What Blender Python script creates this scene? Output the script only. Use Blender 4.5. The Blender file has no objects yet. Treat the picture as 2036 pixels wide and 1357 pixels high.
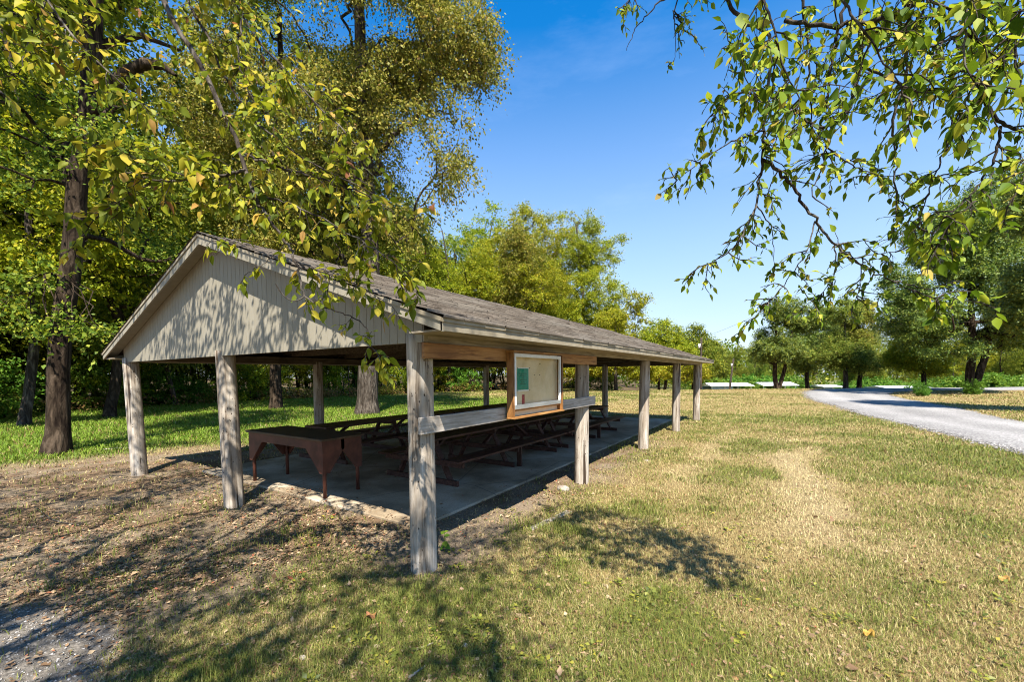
import bpy, math, random
import numpy as np
from mathutils import Vector
sc = bpy.context.scene
COL = sc.collection
R_ = math.radians
random.seed(7)
rng = np.random.default_rng(7)

# ------------------------------------------------------------------ camera
F, CY = 837.9336, 788.684          # focal length and principal row in photo pixels
YAW, PITCH, ROLL = 0.5724, -0.0521, -0.0093
CAM = np.array([2.7709, -2.7650, 1.8])
_c, _s = math.cos(YAW), math.sin(YAW)
FW = np.array([-_s*math.cos(PITCH), _c*math.cos(PITCH), math.sin(PITCH)])
_r = np.array([_c, _s, 0.0]); _u = np.cross(_r, FW)
RT = _r*math.cos(ROLL) + _u*math.sin(ROLL)
UP = -_r*math.sin(ROLL) + _u*math.cos(ROLL)
cd = bpy.data.cameras.new('camera'); cam = bpy.data.objects.new('camera', cd); COL.objects.link(cam)
from mathutils import Matrix
cam.matrix_world = Matrix(((RT[0], UP[0], -FW[0], CAM[0]), (RT[1], UP[1], -FW[1], CAM[1]), (RT[2], UP[2], -FW[2], CAM[2]), (0, 0, 0, 1)))
cd.sensor_width = 36; cd.lens = F*36/2036; cd.shift_y = (CY-678.5)/2036
cd.clip_start = 0.05; cd.clip_end = 3000
sc.camera = cam

# ------------------------------------------------------------------ sky, sun, exposure
SUN = np.array([0.375, -0.425, 0.823]); SUN /= np.linalg.norm(SUN)
w = bpy.data.worlds.new("World"); sc.world = w; w.use_nodes = True
nt = w.node_tree; nt.nodes.clear()
out = nt.nodes.new('ShaderNodeOutputWorld'); bg = nt.nodes.new('ShaderNodeBackground')
sky = nt.nodes.new('ShaderNodeTexSky'); sky.sky_type = 'NISHITA'; sky.sun_disc = False
sky.sun_elevation = math.asin(SUN[2]); sky.sun_rotation = math.atan2(SUN[0], SUN[1])
sky.air_density = 1.0; sky.dust_density = 0.15; sky.ozone_density = 2.5; sky.altitude = 200
tc = nt.nodes.new('ShaderNodeTexCoord')
mp = nt.nodes.new('ShaderNodeMapping'); mp.inputs['Scale'].default_value = (1.2, 1.2, 4.5)
nz = nt.nodes.new('ShaderNodeTexNoise'); nz.inputs['Scale'].default_value = 1.6; nz.inputs['Detail'].default_value = 7; nz.inputs['Roughness'].default_value = 0.62
rp = nt.nodes.new('ShaderNodeValToRGB'); rp.color_ramp.elements[0].position = 0.56; rp.color_ramp.elements[1].position = 0.95
rp.color_ramp.elements[1].color = (0.10, 0.10, 0.10, 1)
mx = nt.nodes.new('ShaderNodeMix'); mx.data_type = 'RGBA'
mx.inputs['B'].default_value = (7.5, 8.2, 9.5, 1)
hs = nt.nodes.new('ShaderNodeHueSaturation'); hs.inputs['Saturation'].default_value = 1.42; hs.inputs['Value'].default_value = 1.06
L = nt.links.new
L(tc.outputs['Generated'], mp.inputs['Vector']); L(mp.outputs[0], nz.inputs['Vector']); L(nz.outputs['Fac'], rp.inputs[0])
L(sky.outputs[0], hs.inputs['Color']); L(hs.outputs[0], mx.inputs['A']); L(rp.outputs[0], mx.inputs['Factor'])
sx = nt.nodes.new('ShaderNodeSeparateXYZ'); L(tc.outputs['Generated'], sx.inputs[0])
hz = nt.nodes.new('ShaderNodeMapRange'); hz.inputs['From Min'].default_value = 0.0; hz.inputs['From Max'].default_value = 0.62
hz.inputs['To Min'].default_value = 0.92; hz.inputs['To Max'].default_value = 0.0; L(sx.outputs['Z'], hz.inputs['Value'])
hm = nt.nodes.new('ShaderNodeMix'); hm.data_type = 'RGBA'; hm.inputs['B'].default_value = (2.75, 3.15, 3.65, 1)   # pale summer haze low in the sky
L(hz.outputs[0], hm.inputs['Factor']); L(mx.outputs['Result'], hm.inputs['A']); L(hm.outputs['Result'], bg.inputs[0]); L(bg.outputs[0], out.inputs[0])
bg.inputs[1].default_value = 0.10
sl = bpy.data.lights.new('sun', 'SUN'); sl.energy = 5.0; sl.angle = R_(0.53); sl.color = (1.0, 0.945, 0.85)
so = bpy.data.objects.new('sun', sl); COL.objects.link(so)
so.rotation_euler = Vector(SUN).to_track_quat('Z', 'Y').to_euler(); so.location = (0, 0, 30)
sc.view_settings.view_transform = 'Standard'; sc.view_settings.look = 'None'
sc.view_settings.exposure = 1.45; sc.view_settings.gamma = 1.0
sc.cycles.max_bounces = 6; sc.cycles.diffuse_bounces = 3; sc.cycles.transmission_bounces = 4
sc.cycles.transparent_max_bounces = 6; sc.cycles.glossy_bounces = 2
sc.cycles.use_denoising = True; sc.cycles.filter_width = 1.05

# ------------------------------------------------------------------ helpers
def ray(u, v): return FW + RT*(u-1018)/F - UP*(v-CY)/F
def at(u, v, d): return CAM + ray(u, v)*d
def gp(u, d):
    p = CAM + ray(u, 745)*d; return p[0], p[1]
_tab = np.random.default_rng(3).random((256, 256))
def vn(x, y, sc_, seed=0):
    x = np.asarray(x, float)/sc_ + seed*17.3; y = np.asarray(y, float)/sc_ + seed*31.7
    xi = np.floor(x).astype(int); yi = np.floor(y).astype(int); fx = x-xi; fy = y-yi
    fx = fx*fx*(3-2*fx); fy = fy*fy*(3-2*fy)
    t = lambda a, b: _tab[a & 255, b & 255]
    return (t(xi, yi)*(1-fx)+t(xi+1, yi)*fx)*(1-fy) + (t(xi, yi+1)*(1-fx)+t(xi+1, yi+1)*fx)*fy
def fbm(x, y, sc_, seed=0, o=4):
    r = 0; a = .5; n = 0
    for k in range(o): r = r + a*vn(x, y, sc_/2**k, seed+k*3.1); n += a; a *= .55
    return r/n
def sst(a, b, x): t = np.clip((np.asarray(x, float)-a)/(b-a), 0, 1); return t*t*(3-2*t)

ORI = {}
def tag(o, label=None, cat=None, group=None, kind=None):
    if label: o['label'] = label
    if cat: o['category'] = cat
    if group: o['group'] = group
    if kind: o['kind'] = kind
    return o
def empty(name, loc, label=None, cat=None, group=None):
    o = bpy.data.objects.new(name, None); COL.objects.link(o); o.location = loc
    o.empty_display_size = .2
    ORI[o.name] = np.array(loc, float)
    return tag(o, label, cat, group)
def mesh_np(name, V, faces=None, tris=None, quads=None, smooth=False):
    V = np.asarray(V, float)
    me = bpy.data.meshes.new(name)
    if faces is not None:
        me.from_pydata([tuple(v) for v in V], [], [tuple(int(i) for i in f) for f in faces])
    else:
        tr = np.zeros((0, 3), int) if tris is None else np.asarray(tris, int)
        qd = np.zeros((0, 4), int) if quads is None else np.asarray(quads, int)
        me.vertices.add(len(V)); me.vertices.foreach_set('co', V.astype(np.float32).ravel())
        nl = tr.size+qd.size; me.loops.add(nl)
        me.loops.foreach_set('vertex_index', np.concatenate([tr.ravel(), qd.ravel()]).astype(np.int32))
        me.polygons.add(len(tr)+len(qd))
        st = np.concatenate([np.arange(len(tr))*3, tr.size+np.arange(len(qd))*4]).astype(np.int32)
        me.polygons.foreach_set('loop_start', st)
        try: me.polygons.foreach_set('loop_total', np.concatenate([np.full(len(tr), 3), np.full(len(qd), 4)]).astype(np.int32))
        except Exception: pass
        me.update(calc_edges=True)
    if smooth: me.polygons.foreach_set('use_smooth', np.ones(len(me.polygons), bool))
    return me
def link(name, me, mat, parent=None, loc=None):
    o = bpy.data.objects.new(name, me); COL.objects.link(o)
    if mat is not None and not me.materials: me.materials.append(mat)
    if parent is not None: o.parent = parent
    if loc is not None: o.location = loc
    return o
class MB:
    """collects solids in world coordinates; build() links ONE mesh object"""
    def __init__(s): s.v = []; s.f = []; s.n = 0
    def add(s, V, Fc):
        V = np.asarray(V, float); s.v.append(V); s.f += [tuple(i+s.n for i in f) for f in Fc]; s.n += len(V); return s
    def box(s, x0, x1, y0, y1, z0, z1, b=0.0):
        return s.hexa([(x0,y0,z0),(x1,y0,z0),(x1,y1,z0),(x0,y1,z0),(x0,y0,z1),(x1,y0,z1),(x1,y1,z1),(x0,y1,z1)])
    def hexa(s, P):
        return s.add(P, [(0,3,2,1),(4,5,6,7),(0,1,5,4),(1,2,6,5),(2,3,7,6),(3,0,4,7)])
    def beam(s, a, b, wd, h, up=(0, 0, 1)):
        a = np.array(a, float); b = np.array(b, float); d = (b-a)/np.linalg.norm(b-a)
        sd = np.cross(d, up); sd /= np.linalg.norm(sd); u = np.cross(sd, d)
        q = lambda p: [p-sd*wd/2-u*h/2, p+sd*wd/2-u*h/2, p+sd*wd/2+u*h/2, p-sd*wd/2+u*h/2]
        A, B = q(a), q(b)
        return s.add(A+B, [(0,1,2,3),(7,6,5,4),(0,4,5,1),(1,5,6,2),(2,6,7,3),(3,7,4,0)])
    def prism(s, poly, ax, t0, t1):
        """poly: 2-D outline; extruded along axis ax from t0 to t1"""
        n = len(poly); V = []
        for t in (t0, t1):
            for p in poly:
                q = list(p); q.insert(ax, t); V.append(q)
        Fc = [tuple(range(n))[::-1], tuple(range(n, 2*n))] + [(i, (i+1) % n, (i+1) % n+n, i+n) for i in range(n)]
        return s.add(V, Fc)
    def tube(s, pts, rad, sides=8, cap=True):
        V, q = tube_np(pts, rad, sides); s.add(V, q.tolist())
        if cap:
            n = s.n; m = len(V); s.f.append(tuple(range(n-m, n-m+sides))[::-1]); s.f.append(tuple(range(n-sides, n)))
        return s
    def build(s, name, mat, parent=None, smooth=False, bevel=0.0):
        V = np.concatenate(s.v); o0 = np.zeros(3)
        p = parent
        while p is not None: o0 = o0 + ORI.get(p.name, np.zeros(3)); p = p.parent
        loc = None
        if parent is None:
            loc = np.array([(V[:,0].min()+V[:,0].max())/2, (V[:,1].min()+V[:,1].max())/2, V[:,2].min()]); o0 = loc
        me = mesh_np(name, V-o0, faces=s.f, smooth=smooth)
        o = link(name, me, mat, parent, loc)
        if bevel:
            m = o.modifiers.new('bevel', 'BEVEL'); m.width = bevel; m.segments = 1; m.limit_method = 'ANGLE'
        return o
def tube_np(pts, rad, sides=6):
    P = np.asarray(pts, float); n = len(P); rad = np.broadcast_to(np.asarray(rad, float), (n,))
    T = np.gradient(P, axis=0); T /= np.linalg.norm(T, axis=1)[:, None]+1e-9
    a = np.array([0.31, 0.17, 0.93]) if abs(T[0][2]) < .8 else np.array([0.97, .2, .1])
    nrm = np.cross(T[0], a); nrm /= np.linalg.norm(nrm); V = []
    ang = np.arange(sides)*2*math.pi/sides
    for i in range(n):
        nrm = nrm-T[i]*np.dot(nrm, T[i]); nrm /= np.linalg.norm(nrm)+1e-9; b = np.cross(T[i], nrm)
        V.append(P[i]+rad[i]*(np.cos(ang)[:, None]*nrm+np.sin(ang)[:, None]*b))
    V = np.concatenate(V); k = np.arange(sides); k2 = (k+1) % sides; q = []
    for i in range(n-1): q.append(np.stack([i*sides+k, i*sides+k2, (i+1)*sides+k2, (i+1)*sides+k], 1))
    return V, np.concatenate(q)

# ------------------------------------------------------------------ materials
def newmat(name):
    m = bpy.data.materials.new(name); m.use_nodes = True; n = m.node_tree; n.nodes.clear()
    o = n.nodes.new('ShaderNodeOutputMaterial'); b = n.nodes.new('ShaderNodeBsdfPrincipled')
    n.links.new(b.outputs[0], o.inputs[0]); return m, n, b, o
def ramp(n, stops, src):
    r = n.nodes.new('ShaderNodeValToRGB'); e = r.color_ramp.elements
    while len(e) < len(stops): e.new(0.5)
    for i, (p, c) in enumerate(stops): e[i].position = p; e[i].color = (*c, 1)
    n.links.new(src, r.inputs[0]); return r.outputs[0]
def mixc(n, a, b, fac, mode='MIX'):
    m = n.nodes.new('ShaderNodeMix'); m.data_type = 'RGBA'; m.blend_type = mode
    for k, x in (('A', a), ('B', b), ('Factor', fac)):
        if isinstance(x, (int, float)): m.inputs[k].default_value = x
        elif isinstance(x, tuple): m.inputs[k].default_value = (*x, 1)
        else: n.links.new(x, m.inputs[k])
    return m.outputs['Result']
def noise(n, scale, stretch=(1, 1, 1), detail=6, rough=.6, vec='Object', dist=0):
    t = n.nodes.new('ShaderNodeTexCoord'); mp = n.nodes.new('ShaderNodeMapping'); mp.inputs['Scale'].default_value = stretch
    z = n.nodes.new('ShaderNodeTexNoise'); z.inputs['Scale'].default_value = scale; z.inputs['Detail'].default_value = detail
    z.inputs['Roughness'].default_value = rough; z.inputs['Distortion'].default_value = dist
    n.links.new(t.outputs[vec], mp.inputs[0]); n.links.new(mp.outputs[0], z.inputs['Vector'])
    k = n.nodes.new('ShaderNodeMath'); k.operation = 'MULTIPLY_ADD'; k.use_clamp = True; k.inputs[1].default_value = 1.75; k.inputs[2].default_value = -.375
    n.links.new(z.outputs['Fac'], k.inputs[0]); return k.outputs[0]
def voro(n, scale, stretch=(1, 1, 1), feat='F1', out='Distance', rnd=1.0):
    t = n.nodes.new('ShaderNodeTexCoord'); mp = n.nodes.new('ShaderNodeMapping'); mp.inputs['Scale'].default_value = stretch
    z = n.nodes.new('ShaderNodeTexVoronoi'); z.inputs['Scale'].default_value = scale; z.feature = feat; z.inputs['Randomness'].default_value = rnd
    n.links.new(t.outputs['Object'], mp.inputs[0]); n.links.new(mp.outputs[0], z.inputs['Vector']); return z.outputs[out]
def bump(n, b, h, strength=.4, dist=.01):
    k = n.nodes.new('ShaderNodeBump'); k.inputs['Strength'].default_value = strength; k.inputs['Distance'].default_value = dist
    n.links.new(h, k.inputs['Height']); n.links.new(k.outputs[0], b.inputs['Normal'])
def surf(name, stops, scale=8, stretch=(1, 1, 1), rough=.8, bs=.3, bd=.006, spec=.3, detail=7, metal=0):
    m, n, b, o = newmat(name); h = noise(n, scale, stretch, detail)
    n.links.new(ramp(n, stops, h), b.inputs['Base Color']); b.inputs['Roughness'].default_value = rough
    b.inputs['Specular IOR Level'].default_value = spec; b.inputs['Metallic'].default_value = metal
    if bs: bump(n, b, h, bs, bd)
    return m
def wood(name, dark, mid, light, stretch, rough=.75, scale=3, knots=0.0, bs=.35):
    m, n, b, o = newmat(name)
    g = noise(n, scale*5, stretch, 8, .7, dist=.6); g2 = noise(n, scale*.6, (1, 1, 1), 4)
    c = ramp(n, [(.3, dark), (.5, mid), (.72, light)], g)
    c = mixc(n, c, mixc(n, c, dark, .6), ramp(n, [(.45, (0, 0, 0)), (.75, (1, 1, 1))], g2))
    n.links.new(c, b.inputs['Base Color']); b.inputs['Roughness'].default_value = rough
    b.inputs['Specular IOR Level'].default_value = .25; bump(n, b, g, bs, .004); return m
def leafmat(name, stops, trans=.38, spec=.2):
    m, n, b, o = newmat(name)
    g = n.nodes.new('ShaderNodeNewGeometry'); oi = n.nodes.new('ShaderNodeObjectInfo')
    c = ramp(n, stops, g.outputs['Random Per Island'])
    h = n.nodes.new('ShaderNodeHueSaturation'); ad = n.nodes.new('ShaderNodeMath'); ad.operation = 'MULTIPLY_ADD'
    ad.inputs[1].default_value = .05; ad.inputs[2].default_value = .475
    n.links.new(oi.outputs['Random'], ad.inputs[0]); n.links.new(ad.outputs[0], h.inputs['Hue']); n.links.new(c, h.inputs['Color'])
    c = h.outputs[0]
    n.links.new(c, b.inputs['Base Color']); b.inputs['Roughness'].default_value = .55; b.inputs['Specular IOR Level'].default_value = spec
    t = n.nodes.new('ShaderNodeBsdfTranslucent'); n.links.new(mixc(n, c, (1.0, .95, .35), .25, 'MULTIPLY'), t.inputs[0])
    ms = n.nodes.new('ShaderNodeMixShader'); ms.inputs[0].default_value = trans
    n.links.new(b.outputs[0], ms.inputs[1]); n.links.new(t.outputs[0], ms.inputs[2]); n.links.new(ms.outputs[0], o.inputs[0]); return m
M = {}
M['leaf_near'] = leafmat('leaf_near', [(0, (.06, .105, .006)), (.35, (.15, .215, .012)), (.7, (.29, .34, .02)), (.92, (.47, .44, .035)), (.985, (.42, .30, .06)), (1, (.24, .12, .04))], .45)
M['leaf_olive'] = leafmat('leaf_olive', [(0, (.085, .115, .016)), (.4, (.175, .205, .027)), (.75, (.30, .305, .045)), (.95, (.42, .38, .07)), (1, (.28, .18, .05))], .42)
M['leaf_green'] = leafmat('leaf_green', [(0, (.06, .10, .010)), (.45, (.14, .195, .018)), (.8, (.27, .30, .03)), (1, (.42, .38, .045))], .45)
M['leaf_gold'] = leafmat('leaf_gold', [(0, (.12, .165, .008)), (.45, (.24, .29, .014)), (.8, (.38, .395, .022)), (1, (.48, .40, .03))], .45)
M['leaf_dark'] = leafmat('leaf_dark', [(0, (.055, .09, .012)), (.5, (.14, .185, .024)), (.85, (.26, .285, .034)), (1, (.40, .37, .045))], .4, .5)
M['leaf_bright'] = leafmat('leaf_bright', [(0, (.06, .13, .012)), (.6, (.12, .225, .02)), (1, (.21, .29, .03))], .4)
def bark(name, c0, c1, c2):
    m, n, b, o = newmat(name)
    g = noise(n, 7, (1, 1, .22), 8, .68, dist=.8); v = voro(n, 14, (1, 1, .18))
    h = n.nodes.new('ShaderNodeMath'); h.operation = 'ADD'; n.links.new(g, h.inputs[0]); n.links.new(v, h.inputs[1])
    n.links.new(ramp(n, [(.3, c0), (.52, c1), (.75, c2)], g), b.inputs['Base Color']); b.inputs['Roughness'].default_value = .95
    b.inputs['Specular IOR Level'].default_value = .1; bump(n, b, h.outputs[0], 1.0, .04); return m
M['bark'] = bark('bark', (.014, .009, .006), (.036, .025, .016), (.092, .066, .045))
M['bark_grey'] = bark('bark_grey', (.024, .018, .013), (.066, .052, .04), (.15, .125, .10))
M['twig'] = bark('twig', (.025, .02, .016), (.065, .052, .042), (.17, .15, .125))
M['tan_paint'] = surf('tan_paint', [(.2, (.255, .226, .168)), (.8, (.30, .27, .21))], 3, (3, 3, .5), .6, .12, .003)
M['trim_paint'] = surf('trim_paint', [(.3, (.225, .185, .125)), (.7, (.30, .255, .18))], 6, (1, 1, 1), .55, .1, .003)
M['beam_paint'] = wood('beam_paint', (.20, .16, .11), (.33, .275, .2), (.40, .34, .26), (.6, .12, 2.5), .7)
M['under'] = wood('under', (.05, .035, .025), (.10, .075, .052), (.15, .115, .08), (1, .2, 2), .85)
M['honey'] = wood('honey', (.17, .07, .02), (.33, .16, .05), (.42, .22, .08), (1.5, .16, 2.4), .5)
M['honey_up'] = wood('honey_up', (.12, .05, .016), (.28, .13, .04), (.38, .19, .07), (2, 2, .2), .5)
M['rail'] = wood('rail', (.24, .2, .16), (.38, .33, .275), (.5, .44, .38), (1.5, .14, 2.2), .8)
M['table'] = wood('table', (.030, .014, .010), (.065, .027, .019), (.105, .05, .036), (2, .2, 2), .55)
M['red_paint'] = surf('red_paint', [(.3, (.07, .025, .016)), (.7, (.13, .045, .028))], 5, (1, 1, 1), .5, .15, .003)
M['red_paint_top'] = surf('red_paint_top', [(.3, (.055, .035, .02)), (.7, (.10, .06, .032))], 4, (1, 3, 1), .5, .15, .003)
M['white'] = surf('white', [(.3, (.66, .65, .62)), (.7, (.78, .77, .74))], 5, (1, 1, 1), .35, .05, .002)
M['metal'] = surf('metal', [(.3, (.42, .44, .47)), (.7, (.6, .62, .66))], 9, (1, .2, 1), .28, .1, .002, metal=.8)
M['roof_white'] = surf('roof_white', [(.3, (.66, .67, .68)), (.7, (.8, .8, .8))], 1.2, (1, 1, 1), .4, 0)
M['wall_blue'] = surf('wall_blue', [(.3, (.18, .26, .36)), (.7, (.26, .34, .44))], 2, (1, 1, 1), .6, 0)
M['panel'] = surf('panel', [(.3, (.66, .52, .33)), (.7, (.76, .62, .42))], 3, (1, 1, 1), .7, .1, .003)
M['paper_green'] = surf('paper_green', [(.3, (.0, .22, .15)), (.7, (.01, .27, .19))], 30, (1, 1, 1), .7, .05, .001)
M['paper_white'] = surf('paper_white', [(.3, (.7, .69, .66)), (.7, (.78, .77, .74))], 20, (1, 1, 1), .7, .03, .001)
M['paper_red'] = surf('paper_red', [(.3, (.32, .03, .04)), (.7, (.42, .05, .06))], 20, (1, 1, 1), .7, .03, .001)
M['ink'] = surf('ink', [(.3, (.01, .03, .03)), (.7, (.02, .045, .04))], 20, (1, 1, 1), .7, 0)
M['dark_iron'] = surf('dark_iron', [(.3, (.02, .018, .016)), (.7, (.05, .04, .035))], 20, (1, 1, 1), .6, .1)
M['stone'] = surf('stone', [(.3, (.2, .16, .13)), (.7, (.36, .31, .26))], 12, (1, 1, 1), .9, .5, .01)
M['dead_wood'] = wood('dead_wood', (.2, .16, .13), (.38, .32, .26), (.55, .49, .42), (2, 2, .3), .9)
M['litter'] = leafmat('litter', [(0, (.10, .06, .032)), (.3, (.22, .14, .075)), (.6, (.31, .21, .12)), (.9, (.42, .32, .19)), (.96, (.34, .15, .07)), (1, (.28, .09, .045))], .12, .2)
# glazing: thin wavy plastic sheet
m, n, b, o = newmat('glazing')
t = n.nodes.new('ShaderNodeBsdfTransparent'); t.inputs[0].default_value = (.95, .93, .86, 1)
g = n.nodes.new('ShaderNodeBsdfGlossy'); g.inputs['Roughness'].default_value = .04; g.inputs[0].default_value = (1, .93, .7, 1)
fr = n.nodes.new('ShaderNodeFresnel'); fr.inputs[0].default_value = 1.55
ms = n.nodes.new('ShaderNodeMixShader'); mq = n.nodes.new('ShaderNodeMath'); mq.operation = 'MULTIPLY'; mq.inputs[1].default_value = .3; n.links.new(fr.outputs[0], mq.inputs[0]); n.links.new(mq.outputs[0], ms.inputs[0]); n.links.new(t.outputs[0], ms.inputs[1]); n.links.new(g.outputs[0], ms.inputs[2]); n.links.new(ms.outputs[0], o.inputs[0])
M['glazing'] = m
# posts: weathered round timber, drying cracks and bore holes
def postmat():
    m, n, b, o = newmat('post_wood')
    g = noise(n, 16, (1, 1, .07), 9, .72, dist=.4); big = noise(n, 2.2, (1, 1, .6), 5)
    crack = noise(n, 9, (1, 1, .05), 5, .5, dist=.3)
    c = ramp(n, [(.3, (.10, .072, .05)), (.45, (.30, .25, .195)), (.6, (.40, .35, .29)), (.75, (.54, .49, .42))], g)
    c = mixc(n, c, (.24, .19, .14), ramp(n, [(.5, (0, 0, 0)), (.8, (.7, .7, .7))], big))
    hole = voro(n, 27, (1, 1, .55)); hm = ramp(n, [(.14, (1, 1, 1)), (.19, (0, 0, 0))], hole)
    dens = ramp(n, [(.44, (0, 0, 0)), (.6, (1, 1, 1))], noise(n, 3.5, (1, 1, .7), 4))
    hm = mixc(n, hm, dens, 1.0, 'MULTIPLY')
    cm = ramp(n, [(.0, (1, 1, 1)), (.20, (1, 1, 1)), (.26, (0, 0, 0))], crack)
    c = mixc(n, c, (.045, .03, .02), mixc(n, hm, cm, 1.0, 'LIGHTEN'))
    n.links.new(c, b.inputs['Base Color']); b.inputs['Roughness'].default_value = .9; b.inputs['Specular IOR Level'].default_value = .15
    hh = mixc(n, ramp(n, [(0, (0, 0, 0)), (1, (1, 1, 1))], g), (0, 0, 0), mixc(n, hm, cm, 1.0, 'LIGHTEN'))
    bump(n, b, hh, .6, .008); return m
M['post'] = postmat()
def roofmat():
    m, n, b, o = newmat('shingle')
    g = n.nodes.new('ShaderNodeNewGeometry')
    c = ramp(n, [(0, (.068, .055, .043)), (.5, (.105, .087, .069)), (1, (.15, .127, .102))], g.outputs['Random Per Island'])
    f = noise(n, 160, (1, 1, 1), 3); c = mixc(n, c, ramp(n, [(.3, (.45, .45, .45)), (.7, (1.5, 1.45, 1.4))], f), .8, 'MULTIPLY')
    s = noise(n, 1.3, (1, .5, 1), 5); c = mixc(n, c, (.185, .165, .137), ramp(n, [(.45, (0, 0, 0)), (.8, (.6, .6, .6))], s))
    n.links.new(c, b.inputs['Base Color']); b.inputs['Roughness'].default_value = .95; b.inputs['Specular IOR Level'].default_value = .15
    bump(n, b, f, .5, .003); return m
M['shingle'] = roofmat()
def concrete():
    m, n, b, o = newmat('concrete')
    a = noise(n, 1.1, (1, 1, 1), 6); f = noise(n, 70, (1, 1, 1), 4)
    c = ramp(n, [(.3, (.20, .148, .09)), (.5, (.31, .24, .155)), (.72, (.42, .345, .25))], a)
    c = mixc(n, c, ramp(n, [(.3, (.75, .75, .75)), (.7, (1.15, 1.15, 1.15))], f), .7, 'MULTIPLY')
    cr = voro(n, .55, (1, 1, 1), 'DISTANCE_TO_EDGE'); c = mixc(n, c, (.06, .05, .04), ramp(n, [(.0, (.7, .7, .7)), (.008, (0, 0, 0))], cr))
    n.links.new(c, b.inputs['Base Color']); b.inputs['Roughness'].default_value = .85; bump(n, b, f, .3, .004); return m
M['concrete'] = concrete()
def vcol(name, fine=60, bs=.6, bd=.02, rough=.95, lo=.6, hi=1.35, grit=None):
    m, n, b, o = newmat(name); a = n.nodes.new('ShaderNodeVertexColor'); a.layer_name = 'Col'
    f = noise(n, fine, (1, 1, 1), 7, .7)
    c = mixc(n, a.outputs[0], ramp(n, [(.3, (lo, lo, lo)), (.7, (hi, hi, hi))], f), 1.0, 'MULTIPLY')
    h = f
    if grit:
        v = voro(n, grit, (1, 1, 1), 'F1', 'Color'); vd = voro(n, grit)
        c = mixc(n, c, ramp(n, [(0, (.55, .55, .56)), (1, (1.4, 1.4, 1.4))], v), .8, 'MULTIPLY'); h = vd
    n.links.new(c, b.inputs['Base Color']); b.inputs['Roughness'].default_value = rough; b.inputs['Specular IOR Level'].default_value = .1
    bump(n, b, h, bs, bd); return m
M['ground'] = vcol('ground', 38, .7, .03)
M['gravel'] = vcol('gravel', 30, .8, .03, .95, .75, 1.2, 26)
def blademat():
    m, n, b, o = newmat('grass_blade'); a = n.nodes.new('ShaderNodeVertexColor'); a.layer_name = 'Col'
    n.links.new(a.outputs[0], b.inputs['Base Color']); b.inputs['Roughness'].default_value = .6; b.inputs['Specular IOR Level'].default_value = .2
    t = n.nodes.new('ShaderNodeBsdfTranslucent'); n.links.new(a.outputs[0], t.inputs[0])
    ms = n.nodes.new('ShaderNodeMixShader'); ms.inputs[0].default_value = .3
    n.links.new(b.outputs[0], ms.inputs[1]); n.links.new(t.outputs[0], ms.inputs[2]); n.links.new(ms.outputs[0], o.inputs[0]); return m
M['blade'] = blademat()

# ------------------------------------------------------------------ terrain fields
W, B = 7.2516, 3.6258
def dr(x, y):
    dx = x-CAM[0]; dy = y-CAM[1]; return -_s*dx+_c*dy, _c*dx+_s*dy
def gz(x, y):
    x = np.asarray(x, float); y = np.asarray(y, float); d, r = dr(x, y)
    k = sst(.12, .34, r/np.maximum(d, 1))
    z = -4.4*sst(42, 82, d)*k
    z = z + (fbm(x, y, 2.2, 2, 3)-.5)*.07*sst(-.2, .9, np.maximum(np.maximum(-x-W-.3, x-.25), np.maximum(-y-.4, y-4*B-.3))+.3)
    z = z + .30*(fbm(x, y, 22, 9, 2)-.5)*sst(10, 26, d)
    return z
ROADN = np.array([(8.15, 5.6), (7.35, 9.2), (6.75, 12.4), (6.22, 16.1), (5.64, 19.8), (4.92, 25.8), (4.3, 31.5), (4.1, 38), (4.3, 46), (7.5, 54), (15, 61), (30, 71)])
ROADF = np.array([(13.2, 6.5), (11.2, 12.5), (9.75, 18.8), (9.9, 23.2), (9.85, 30.3), (9.7, 36), (9.9, 41), (10.7, 46), (14.5, 50.5), (24, 56), (42, 66)])
def resample(P, n):
    P = np.asarray(P, float)
    for _ in range(2):
        Q = [P[0]]
        for a, b in zip(P[:-1], P[1:]): Q += [a*.75+b*.25, a*.25+b*.75]
        P = np.array(Q+[P[-1]])
    s = np.r_[0, np.cumsum(np.linalg.norm(np.diff(P, axis=0), axis=1))]; t = np.linspace(0, s[-1], n)
    return np.stack([np.interp(t, s, P[:, k]) for k in range(P.shape[1])], 1)
RN, RF = resample(ROADN, 160), resample(ROADF, 160)
ROADPOLY = np.concatenate([RN, RF[::-1]])
def inpoly(x, y, poly):
    x = np.asarray(x, float); y = np.asarray(y, float); c = np.zeros(x.shape, bool)
    for (x0, y0), (x1, y1) in zip(poly, np.roll(poly, -1, 0)):
        if y0 == y1: continue
        k = ((y0 > y) != (y1 > y)) & (x < (x1-x0)*(y-y0)/(y1-y0)+x0); c ^= k
    return c
def track_(x, y): return np.clip(np.exp(-((x-3.0+(fbm(x, y, 3, 5, 3)-.5)*1.6)/.55)**2)*sst(1.6, 3.6, y)*(1-sst(8, 12, y))+.6*np.exp(-((x-1.6+(fbm(x, y, 3, 6, 3)-.5)*1.6)/.35)**2)*sst(3, 5, y)*(1-sst(9, 14, y)), 0, 1)*sst(.3, .55, fbm(x, y, .9, 16, 3)+.12)
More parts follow.
